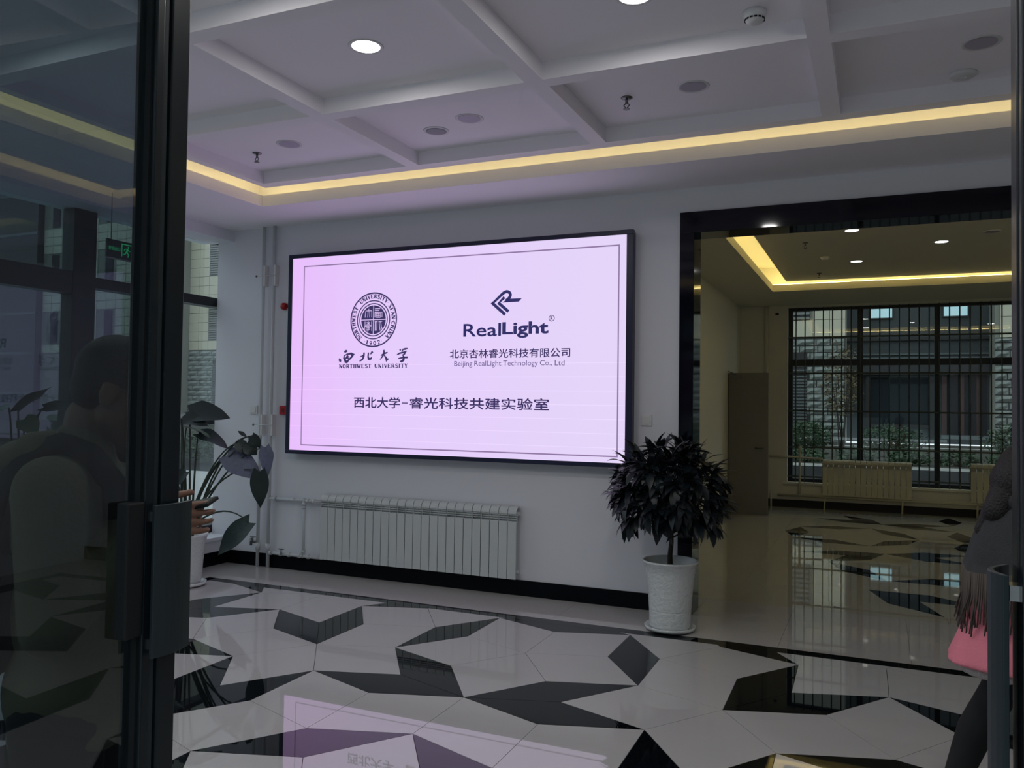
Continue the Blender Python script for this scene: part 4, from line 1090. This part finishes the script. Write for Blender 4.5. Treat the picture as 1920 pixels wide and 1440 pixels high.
# --- man with the phone, faces +y
mx, my = -1.75, 1.41
man = thing('person', 'man in khaki jacket with black backpack holding up a phone, behind the tinted door', 'person', (mx, my, 0))
XF = Matrix.Translation((mx, my, 0)) @ Matrix.Rotation(math.radians(-56), 4, 'Z')
WR = Vector((.055, .185, 1.290)); EL = Vector((.235, .02, 1.09)); SHR = Vector((.19, -.005, 1.375))
WL = Vector((-.085, .065, 1.255)); EL2 = Vector((-.24, -.02, 1.09)); SHL = Vector((-.19, -.005, 1.375))
bd = MB(); body_core(bd, 1.42)
P = head(bd, (.0, .085, 1.588), .38)
for sh_, el_, wr_ in ((SHR, EL, WR), (SHL, EL2, WL)):
    capsule(bd, sh_, .045, el_, .036); capsule(bd, el_, .037, wr_, .025)
hand(bd, WR, (-.10, 1, .02), (-1, -.1, 0), .62, -1, .95)
hand(bd, WL, (.3, .9, .2), (.6, -.1, .5), .5, -1)
for q in (-1, 1):
    capsule(bd, (q * .09, -.01, .90), .082, (q * .10, .01, .50), .055); capsule(bd, (q * .10, .01, .50), .054, (q * .10, -.02, .09), .036); capsule(bd, (q * .10, -.03, .045), .036, (q * .115, .12, .035), .030)
fuse(bd, 'body', SKIN, man, .0055, 1, XF)
hb = MB(); c0 = P(0, -.024, .045)
hb.ball(c0, (.087, .103, .092), 20, 14, Matrix.Rotation(-.30, 3, 'X'))
hb.ball(P(0, -.055, -.005), (.072, .062, .07), 16, 10)
ev = (XF.to_3x3() @ (P(0, 1, .0) - P(0, 0, 0))).normalized(); uv_ = (XF.to_3x3() @ (P(0, 0, 1) - P(0, 0, 0))).normalized()
def cutm(v):
    q = v - XF @ P(0, 0, 0)
    return (q.dot(ev) > .055 - .0 and q.dot(uv_) < .075) or (q.dot(uv_) < .015 and q.dot(ev) > .0)
fuse(hb, 'hair', HAIRB, man, .007, 2, XF, cutm)
jk = MB()
jk.ball((0, -.005, 1.275), (.185, .135, .19), 20, 14); jk.ball((0, 0, 1.08), (.175, .135, .22), 20, 14); jk.ball((0, -.005, .90), (.185, .145, .16), 20, 14)
for q in (-1, 1): capsule(jk, (q * .06, -.01, 1.395), .065, (q * .185, -.01, 1.365), .075)
for sh_, el_, wr_ in ((SHR, EL, WR), (SHL, EL2, WL)):
    capsule(jk, sh_, .076, el_, .064); capsule(jk, el_, .064, el_.lerp(wr_, .86), .043)
capsule(jk, (0, .0, 1.40), .082, (0, .0, 1.455), .074)
jk.ball((0, .0, .80), (.18, .14, .06), 20, 8)
fuse(jk, 'jacket', JACKET, man, .011, 3, XF)
hd = MB(); capsule(hd, (-.10, -.07, 1.455), .045, (.10, -.07, 1.455), .045); capsule(hd, (-.10, -.07, 1.45), .04, (-.04, .03, 1.44), .03); capsule(hd, (.10, -.07, 1.45), .04, (.05, .04, 1.44), .028)
hd.ball((0, -.135, 1.36), (.125, .06, .12), 18, 12); hd.ball((0, -.12, 1.43), (.14, .06, .05), 18, 10); hd.ball((0, -.145, 1.27), (.07, .04, .07), 14, 8)
fuse(hd, 'hood', JACKET, man, .010, 3, XF)
tr_ = MB()
for q in (-1, 1): capsule(tr_, (q * .085, -.01, .86), .105, (q * .10, .01, .50), .078); capsule(tr_, (q * .10, .01, .50), .078, (q * .10, -.015, .10), .062)
tr_.ball((0, -.005, .86), (.165, .125, .10), 18, 10)
fuse(tr_, 'trousers', DARKCL, man, .013, 2, XF)
for q in (-1, 1):
    s1 = MB(); capsule(s1, (q * .10, -.045, .045), .045, (q * .118, .15, .040), .038); s1.ball((q * .11, .05, .03), (.05, .14, .028), 16, 8)
    fuse(s1, 'shoe', SHOE, man, .010, 2, XF)
ph = MB(); hc = XF @ Vector((.020, .238, 1.312))
ph_t = thing('phone', 'slim dark phone held in the hand of the man in the khaki jacket', 'phone', tuple(hc))
RF = XF.to_3x3(); ax = (RF @ Vector((.25, 1, .22))).normalized(); az = RF @ Vector((-1, .1, .14)); az = (az - ax * az.dot(ax)).normalized(); ay = ax.cross(az)
ph.obox(hc + az * .015, ax * .070, ay * .0042, az * .034).build('phone_body', NYLON, ph_t, bevel=.002)
MB().obox(hc + az * .015 + ay * .0047, ax * .066, ay * .0005, az * .031).build('phone_screen', PHONEM, ph_t)
# backpack
bp = thing('backpack', 'black backpack hanging on the back of the man in the khaki jacket', 'backpack', tuple(XF @ Vector((0, -.15, .9))))
bk = MB(); bk.ball((0, -.27, 1.10), (.155, .10, .24), 18, 14); bk.box(-.13, .13, -.34, -.16, .92, 1.30); bk.ball((0, -.33, 1.02), (.12, .06, .13), 14, 10)
fuse(bk, 'bag', NYLON, bp, .012, 4, XF)
for q in (-1, 1):
    pts = [(q * .10, -.20, 1.34), (q * .115, -.12, 1.445), (q * .12, -.02, 1.462), (q * .125, .08, 1.42), (q * .135, .150, 1.30), (q * .15, .14, 1.12), (q * .175, .02, 1.00), (q * .17, -.12, .95), (q * .13, -.20, .93)]
    if q > 0: pts = [(.12, .11, 1.30), (.11, .10, 1.38), (.112, .05, 1.445), (.118, -.01, 1.470), (.13, -.075, 1.440), (.142, -.118, 1.36), (.146, -.135, 1.26), (.140, -.150, 1.12), (.13, -.20, .99)]
    pts = [XF @ Vector(p) for p in pts]
    stp = MB()
    # smooth flat strap
    fine = []
    for i in range(len(pts) - 1):
        for k in range(4): fine.append(pts[i].lerp(pts[i + 1], k / 4))
    fine.append(pts[-1])
    vs = []; fs = []
    for i, p in enumerate(fine):
        d = (fine[min(i + 1, len(fine) - 1)] - fine[max(i - 1, 0)]).normalized(); o_ = (p - Vector((mx, my, p.z if p.z < 1.4 else 1.30))); o_ = (o_ - d * o_.dot(d)).normalized(); s_ = d.cross(o_)
        vs += [p + s_ * .026 + o_ * .016, p - s_ * .026 + o_ * .016, p - s_ * .026, p + s_ * .026]
    for i in range(len(fine) - 1):
        for k in range(4): fs.append((4 * i + k, 4 * i + (k + 1) % 4, 4 * i + 4 + (k + 1) % 4, 4 * i + 4 + k))
    fs += [(3, 2, 1, 0), tuple(len(vs) - 4 + k for k in range(4))]
    stp.add(vs, fs, True); stp.build('strap', NYLON, bp)

# --- woman in pink, faces the right of the picture, mid-stride
wx, wy = .50, 3.70
wom = thing('person', 'woman in pink coat and grey fringed shawl stepping past at the right edge', 'person', (wx, wy, 0))
FA = math.radians(-62)                                   # local +y turned towards picture right
XW = Matrix.Translation((wx, wy, 0)) @ Matrix.Rotation(FA, 4, 'Z') @ Matrix.Scale(.93, 4)
wb_ = MB(); body_core(wb_, 1.30, .86, .16)
Pw = head(wb_, (0, .045, 1.405), .45, .95)
for q in (-1, 1): capsule(wb_, (q * .16, 0, 1.26), .04, (q * .20, .02, .99), .033); capsule(wb_, (q * .20, .02, .99), .033, (q * .12, .20, .96), .022)
hand(wb_, (-.12, .20, .96), (.6, .7, 0), (0, 0, 1), .5, 1, .9); hand(wb_, (.12, .20, .96), (-.6, .7, 0), (0, 0, 1), .5, -1, .9)
capsule(wb_, (-.07, .0, .85), .078, (-.075, -.02, .52), .052); capsule(wb_, (-.075, -.04, .54), .051, (-.075, -.17, .36), .044); capsule(wb_, (-.075, -.17, .36), .044, (-.075, -.250, .14), .030); capsule(wb_, (-.075, -.250, .10), .030, (-.08, -.15, .03), .024)
capsule(wb_, (.07, .0, .85), .078, (.075, .15, .50), .052); capsule(wb_, (.075, .15, .50), .050, (.075, .15, .10), .030); capsule(wb_, (.075, .14, .05), .030, (.08, .26, .03), .024)
fuse(wb_, 'body', SKIN, wom, .0065, 2, XW)
hr = MB(); 
hr.ball(Pw(0, -.03, .04), (.108, .128, .112), 20, 14, Matrix.Rotation(-.38, 3, 'X')); hr.ball(Pw(0, -.060, -.03), (.108, .098, .11), 18, 12)
capsule(hr, Pw(0, -.06, -.05), .085, (0, -.10, 1.29), .06); 
for q in (-1, 1): capsule(hr, Pw(q * .07, -.01, .0), .036, (q * .085, .06, 1.27), .030); capsule(hr, Pw(q * .06, -.05, .0), .045, (q * .08, -.055, 1.24), .036)
capsule(hr, Pw(-.04, -.08, .0), .05, (-.06, -.13, 1.20), .030)
pw0 = XW @ Pw(0, 0, 0); we = (XW.to_3x3() @ (Pw(0, 1, 0) - Pw(0, 0, 0))).normalized(); wu = (XW.to_3x3() @ (Pw(0, 0, 1) - Pw(0, 0, 0))).normalized(); ws_ = we.cross(wu)
fuse(hr, 'hair', HAIRR, wom, .008, 3, XW, lambda v: (v - pw0).dot(we) > .045 and (v - pw0).dot(wu) < .07 and abs((v - pw0).dot(ws_)) < .06)
ct = MB(); ct.ball((0, 0, 1.16), (.165, .125, .17), 18, 12); ct.ball((0, 0, .98), (.155, .125, .17), 18, 12)
for q in (-1, 1): capsule(ct, (q * .05, 0, 1.26), .06, (q * .155, 0, 1.235), .062); capsule(ct, (q * .16, 0, 1.24), .062, (q * .205, .02, .99), .052); capsule(ct, (q * .205, .02, .99), .052, (q * .14, .17, .965), .040)
# flared skirt of the coat
def skirt(mb, z0, z1, rx0, rx1, ry0, ry1, cy0, cy1, wave=.03, n=40, m_=10):
    vs = []
    for j in range(m_ + 1):
        v_ = j / m_
        for i in range(n):
            a = 2 * PI * i / n; k = 1 + wave * v_ * math.sin(7 * a)
            vs.append(((rx0 + (rx1 - rx0) * v_) * math.cos(a) * k, cy0 + (cy1 - cy0) * v_ + (ry0 + (ry1 - ry0) * v_) * math.sin(a) * k, z0 + (z1 - z0) * v_))
    fs = [(j * n + i, (j + 1) * n + i, (j + 1) * n + (i + 1) % n, j * n + (i + 1) % n) for j in range(m_) for i in range(n)]
    fs += [tuple(range(n)), tuple(m_ * n + i for i in range(n - 1, -1, -1))]
    mb.add(vs, fs, True)
skirt(ct, 1.02, .665, .15, .225, .12, .265, 0, -.03)
fuse(ct, 'coat', PINK, wom, .011, 2, XW)
ff = MB()
for k in range(26):
    a = 2 * PI * k / 26; ff.ball((.16 * math.cos(a), -.02 + .20 * math.sin(a), .648), .030, 8, 6)
ff.ball((0, -.02, .67), (.15, .19, .02), 18, 6)
fuse(ff, 'coat_lining', FLUFF, wom, .012, 1, XW)
lg_ = MB()
capsule(lg_, (-.07, .0, .82), .092, (-.075, -.04, .54), .072); capsule(lg_, (-.075, -.04, .54), .072, (-.075, -.15, .37), .070); capsule(lg_, (-.075, -.15, .37), .070, (-.075, -.255, .12), .046)
capsule(lg_, (.07, .0, .82), .088, (.075, .15, .50), .062); capsule(lg_, (.075, .15, .50), .061, (.075, .14, .33), .056); capsule(lg_, (.075, .14, .33), .056, (.075, .15, .10), .037)
fuse(lg_, 'leggings', DARKCL, wom, .010, 2, XW)
for (hx, hy, tx_, ty_, hz) in ((-.075, -.255, -.08, -.13, .075), (.075, .13, .08, .28, .04)):
    s1 = MB(); capsule(s1, (hx, hy, hz), .040, (tx_, ty_, .032), .032); fuse(s1, 'shoe', SHOE, wom, .009, 2, XW)
sh = thing('shawl', 'charcoal grey shawl with long fringe over the shoulders of the woman in pink', 'shawl', (wx, wy, .9))
sm_ = MB(); nU, nV = 40, 9; rings = []
for j in range(nV + 1):
    v_ = j / nV
    for i in range(nU + 1):
        u_ = i / nU; a = math.radians(-195 + 210 * u_)      # wraps the back and both sides
        back = max(0, -math.sin(a))
        rx = .11 + .125 * v_ ** .55; ry = .085 + (.09 + .06 * back) * v_ ** .7
        zb = 1.335 - (.235 + .06 * back) * v_ ** 1.15
        wv = .010 * math.sin(9 * u_ * PI) * v_
        rings.append((rx * math.cos(a) * (1 + wv * 3), ry * math.sin(a) * (1 + wv * 3) + .02, zb))
vs = rings + [(p[0] * .93, p[1] * .93, p[2] - .002) for p in rings]; m_n = len(rings); fs = []
for j in range(nV):
    for i in range(nU):
        o_ = j * (nU + 1) + i; q = (o_, o_ + 1, o_ + nU + 2, o_ + nU + 1); fs += [q[::-1], tuple(m_n + k for k in q)]
for i in range(nU):
    o_ = nV * (nU + 1) + i; fs.append((o_, o_ + 1, m_n + o_ + 1, m_n + o_)); fs.append((i + 1, i, m_n + i, m_n + i + 1))
sm_.add([XW @ Vector(p) for p in vs], fs, True); sm_.build('cloth', SCARF, sh)
cl = MB(); capsule(cl, (-.07, .02, 1.335), .04, (.07, .02, 1.335), .04); capsule(cl, (-.06, -.06, 1.33), .042, (.06, -.06, 1.33), .042); capsule(cl, (-.09, -.03, 1.325), .045, (-.07, .05, 1.32), .04); capsule(cl, (.09, -.03, 1.325), .045, (.07, .05, 1.32), .04)
fuse(cl, 'collar_fold', SCARF, sh, .010, 3, XW)
fg = MB(); rf = random.Random(3)
for i in range(nU + 1):
    for rep in range(3):
        p = Vector(rings[nV * (nU + 1) + i]); p2 = Vector(rings[nV * (nU + 1) + min(nU, i + 1)]); p = p.lerp(p2, rep / 3)
        l_ = rf.uniform(.19, .26); o_ = Vector((p.x, p.y, 0)).normalized()
        q1 = p + Vector((rf.uniform(-.008, .008), 0, -l_ * .5)) + o_ * .006; q2 = p + Vector((rf.uniform(-.015, .015), rf.uniform(-.01, .01), -l_)) + o_ * rf.uniform(.0, .035)
        fg.tube([XW @ p, XW @ q1, XW @ q2], [.0042, .0036, .0028], 5)
fr_ = fg.build('fringe', mat('grey brown fringe yarn', (84, 76, 70), .9), sh); fr_['kind'] = 'stuff'

# ------------------------------------------------------------------ outdoors
def outd(name, mb, m): return sbuild(mb, name, m)
g1 = outd('trim_3', B(XL - 60, 40, R2B + .5, 25.3, -.35, -.02), ASPH)
outd('trim_4', B(XL - 60, XL - .25, -20, R2B + .5, -.35, -.02), PAVE)
outd('trim_5', B(XL - .25, 14, -20, YF - .2, -.35, -.005), PAVE)
outd('trim_6', B(XR + .25, 40, -20, R2B + .5, -.36, -.022), PAVE)
outd('trim_7', B(-70, 40, 25.5, 44, -.35, .02), EARTH)
for y in (25.3, 39.6):
    kb = thing('kerb', 'long pale kerb of the planted bed nearest the building' if y < 30 else 'long pale kerb at the foot of the facade across the courtyard', 'kerb', (0, y, 0))
    for i in range(14): B(-12 + i * 2, -10.015 + i * 2, y, y + .12, -.02, .045).build('kerb_stone', CURB, kb)
fac = thing('facade', 'building across the courtyard with beige panels above a rough stone base', 'building', (0, 44, 0))
MB().box(-59.5, -1.5, 44.06, 46.3, 0, 26).box(4.92, 30, 44.06, 46.3, 0, 26).build('wall', JOINT, fac)  # unseen upper part raised to block sky from the floor reflections
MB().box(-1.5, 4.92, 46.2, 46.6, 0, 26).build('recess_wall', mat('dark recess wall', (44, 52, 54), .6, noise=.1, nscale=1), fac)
for a_, b_, c_ in ((-4.6, -1.5, 5.2), (4.92, 7.4, 5.05), (-44.3, -40.6, 5.2)): B(a_, b_, 44.03, 44.07, 0, c_).build('mortar_bed', DARKF, fac)
rs = random.Random(5)
stmesh = []
for k in range(6):
    mb = MB(); nx = 3
    vs = []
    for zz in range(3):
        for xx in range(4):
            ed = zz in (0, 2) or xx in (0, 3)
            vs.append((xx / 3, (0 if ed else -rs.uniform(.06, .16)), zz / 2))
    fs = [(4 * z_ + x_, 4 * z_ + x_ + 1, 4 * z_ + x_ + 5, 4 * z_ + x_ + 4) for z_ in range(2) for x_ in range(3)]
    vs += [(0, .1, 0), (1, .1, 0), (1, .1, 1), (0, .1, 1)]
    fs += [(0, 12, 13, 3, 2, 1), (11, 14, 15, 8, 9, 10), (0, 4, 8, 15, 12), (3, 13, 14, 11, 7)]
    mb.add(vs, fs); stmesh.append(mb.mesh('stone_block', STONEF))
def stones(x0, x1, z0, z1, holes=(), sw=.85, shh=.345):
    z = z0; row = 0
    while z < z1 - .05:
        x = x0 - (sw * .5 if row % 2 else 0)
        while x < x1 - .02:
            l_ = sw * rs.uniform(.7, 1.25); a, b_ = max(x, x0), min(x + l_, x1)
            for h in holes:
                if a < h[1] and b_ > h[0] and z < h[3] - .01 and z + shh > h[2] + .01:
                    if a < h[0]: b_ = h[0]
                    else: a = h[1]
            if b_ - a > .05:
                o = bpy.data.objects.new('stone_block', rs.choice(stmesh)); COL.objects.link(o); o.parent = fac
                o.location = (a, 0, z); o.scale = (b_ - a - .045, 1, min(shh, z1 - z) - .045)
            x += l_
        z += shh; row += 1
stones(-4.6, -1.5, 0, 5.2, holes=((-4.05, -3.28, .6, 4.2),))
stones(4.92, 7.4, 0, 5.05)
stones(-44.3, -40.6, 0, 5.2, holes=((-42.05, -41.3, .6, 4.3),), sw=.9)
def panels(x0, x1, z0, z1, holes=(), pw=.98, phh=.64, single=True):
    mb = MB(); z = z0
    while z < z1 - .05:
        x = x0
        while x < x1 - .05:
            a, b_, c_, d_ = x, min(x + pw, x1), z, min(z + phh, z1)
            if not any(a < h[1] - .02 and b_ > h[0] + .02 and c_ < h[3] - .02 and d_ > h[2] + .02 for h in holes):
                if single: B(a + .012, b_ - .012, 44.0, 44.05, c_ + .012, d_ - .012).build('facade_panel', PANELB, fac)
                else: mb.box(a + .02, b_ - .02, 44.0, 44.05, c_ + .02, d_ - .02)
            x += pw
        z += phh
    if not single: mb.build('facade_panels', PANELB, fac)['kind'] = 'stuff'
panels(-4.6, -1.5, 5.2, 8.2, holes=((-4.3, -3.15, 6.1, 8.2),), pw=.79, phh=.905)
panels(5.12, 8.3, 5.05, 8.2, pw=1.1, phh=.97)
hl = [(-42.55, -41.5, 10.33, 12.87), (-42.55, -41.6, 5.85, 8.39)]
panels(-44.3, -40.4, 5.2, 16.08, holes=hl, pw=.875)
MB().box(-90, -59.5, 43.5, 46, 0, 30).build('dark_wing', DARKF, fac)
for i in range(9): B(-90, -59.5, 43.44, 43.5, 2 + i * 3.1, 2.18 + i * 3.1).build('floor_band', SPAND, fac)
hw = []
for x0 in (-58.6, -56.6, -52.8, -49.5): hw += [(x0, x0 + .98, 5.84, 8.4), (x0, x0 + .98, 10.32, 12.88), (x0, x0 + .98, 14.80, 17.3)]
panels(-59.4, -44.9, 5.2, 20.0, holes=hw, single=False)
B(-44.9, -44.3, 42.8, 44.0, 0, 20).build('shaded_return', JOINT, fac)  # stands in for a return wall; its shade is put into the grey
def louver(x0, x1, z0, z1, pitch=.16):
    mb = MB().box(x0, x1, 44.02, 44.055, z0, z1); lv = mb.build('louver_recess', DARKF, fac)
    s_ = MB(); z = z0 + .04
    while z < z1 - .05: s_.box(x0 + .02, x1 - .02, 43.95, 44.0, z, z + pitch * .5); z += pitch
    s_.build('louver_slats', SPAND if z0 < 5 else mat('pale louvre', (112, 116, 112), .6), fac)['kind'] = 'stuff'
louver(-4.05, -3.28, .62, 3.75); B(-4.05, -3.28, 43.99, 44.05, 3.75, 4.2).build('louver_head', DARKF, fac)
louver(-4.3, -3.15, 6.1, 8.2, .24)
louver(-42.05, -41.3, .6, 4.3); louver(-42.5, -41.3, 10.4, 12.8); louver(-42.5, -41.3, 5.9, 8.33)
for (a, b_, c_, d_) in hw:
    B(a + .1, b_ - .1, 44.0, 44.05, c_ + .1, d_ - .1).build('window', DARKW, fac)
# recess: glazed ground floor, spandrels, two framed glowing panes painted as reflections in the nearer window
B(-1.5, 4.92, 45.6, 46.2, 3.42, 3.98).build('canopy', DARKF, fac)
B(-1.5, 4.92, 46.0, 46.2, 3.98, 4.30).build('spandrel', SPAND, fac); B(-1.5, 4.92, 46.05, 46.2, 4.42, 4.50).build('spandrel', SPAND, fac)
B(-1.5, 4.92, 46.0, 46.2, 5.15, 5.30).build('ledge', DARKF, fac)
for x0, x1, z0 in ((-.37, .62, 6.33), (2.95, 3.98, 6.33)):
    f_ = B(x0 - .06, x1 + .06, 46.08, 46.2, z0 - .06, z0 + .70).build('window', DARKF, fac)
    B(x0, x1, 46.06, 46.09, z0, z0 + .62).build('pane', REFLP, f_)
fw_ = MB().box(-.60, -.40, 45.9, 46.2, .3, 3.42).box(2.3, 2.5, 45.9, 46.2, .3, 3.42).box(-.4, 2.3, 45.9, 46.2, 3.28, 3.42).box(-.4, 2.3, 45.9, 46.2, .80, .92).build('window', DARKF, fac)
B(-.4, 2.3, 46.1, 46.15, .92, 3.28).build('pane', DARKW, fw_)
B(2.9, 4.8, 46.05, 46.15, .5, 3.42).build('door_glazing', DARKW, fac)
for x in (2.85, 3.6, 4.35): B(x, x + .22, 45.95, 46.15, .3, 3.42).build('post', BRICKR, fac)
B(2.8, 4.9, 45.2, 46.0, .28, .46).build('step', SPAND, fac)
opp = thing('unseen_sky_blocker', 'unseen plain grey building added behind the viewer to block low sky', 'building', (0, -24, 0))  # unseen block added to keep low sky out of the far panes
MB().box(-45, 45, -30, -24, 0, 11.5).build('wall', SPAND, opp)
for i in range(2):
    for k in range(11): B(-40 + k * 7.4, -36.5 + k * 7.4, -24.04, -24, 1.2 + i * 4.4, 3.8 + i * 4.4).build('window', DARKW, opp)
# shrubs
def shrub(name, label, x, y, z, rx, ry, rz, m, n=1500, seed=1, trunk=None, group=None):
    t_ = thing(name, label, 'shrub' if trunk is None else 'tree', (x, y, z), group)
    q = random.Random(seed); vs = []; fs = []
    for i in range(n):
        a = q.uniform(0, 2 * PI); c_ = q.uniform(-.9, 1); s_ = math.sqrt(1 - c_ * c_); r_ = q.uniform(.35, 1) ** .5 * (1 + .12 * math.sin(5 * a + seed))
        p = Vector((x + rx * s_ * math.cos(a) * r_, y + ry * s_ * math.sin(a) * r_, z + rz + rz * c_ * r_))
        d = Vector((q.gauss(0, 1), q.gauss(0, 1), q.gauss(0, .6))).normalized(); e_2 = d.cross(Vector((q.gauss(0, 1), q.gauss(0, 1), 1))).normalized(); l_ = q.uniform(.05, .10)
        o_ = len(vs); vs += [p, p + d * l_ + e_2 * l_ * .35, p + d * l_ * 2, p + d * l_ - e_2 * l_ * .35]; fs.append((o_, o_ + 1, o_ + 2, o_ + 3))
    MB().add(vs, fs).build('foliage', m, t_)['kind'] = 'stuff'
    st_ = MB()
    z0 = 0 if trunk is None else trunk
    for k in range(5): st_.tube([(x + q.uniform(-.1, .1), y, 0.0), (x + q.uniform(-.5, .5) * rx, y + q.uniform(-.5, .5) * ry, z + rz)], [.03, .012], 5)
    st_.build('stems', BARK, t_)
shrub('shrub', 'dark green rounded shrub seen through the left part of the barred window', -2.35, 32, .1, .75, .7, .55, SHRUB, seed=1)
shrub('shrub', 'dark green shrub seen through the middle of the barred window', .35, 31, .1, 1.0, .7, .50, SHRUB, seed=2)
shrub('shrub', 'dark green shrub seen through the right part of the barred window, above the second radiator', 4.3, 31, .1, 1.2, .8, .55, SHRUB, seed=3)
for i, (x, y) in enumerate(((-3.2, 27), (-2.0, 26.6), (-.6, 27), (.8, 26.7), (2.1, 27), (3.4, 26.8))):
    shrub('low_shrub', 'low bed plant behind the near kerb outside, ' + ('leftmost of the row', 'second from the left', 'third from the left', 'fourth from the left', 'fifth from the left', 'rightmost of the row')[i], x, y, 0, .6, .4, .22, SHRUB, 500, 10 + i, group='low plants behind the near kerb')
shrub('small_tree', 'thin small tree with autumn leaves outside the barred window', -1.25, 33, 1.2, .7, .6, 1.4, AUTUM, 1100, 8, trunk=1)
for i, (x, y) in enumerate(((-15.5, 16.5), (-18.5, 16.8), (-12.6, 16.6))):
    shrub('hedge_shrub', 'low hedge plant outside the left window, ' + ('middle one of three', 'leftmost of three', 'rightmost of three')[i], x, y, 0, 1.3, .6, .42, SHRUB, 1300, 30 + i, group='hedge plants outside the left window')
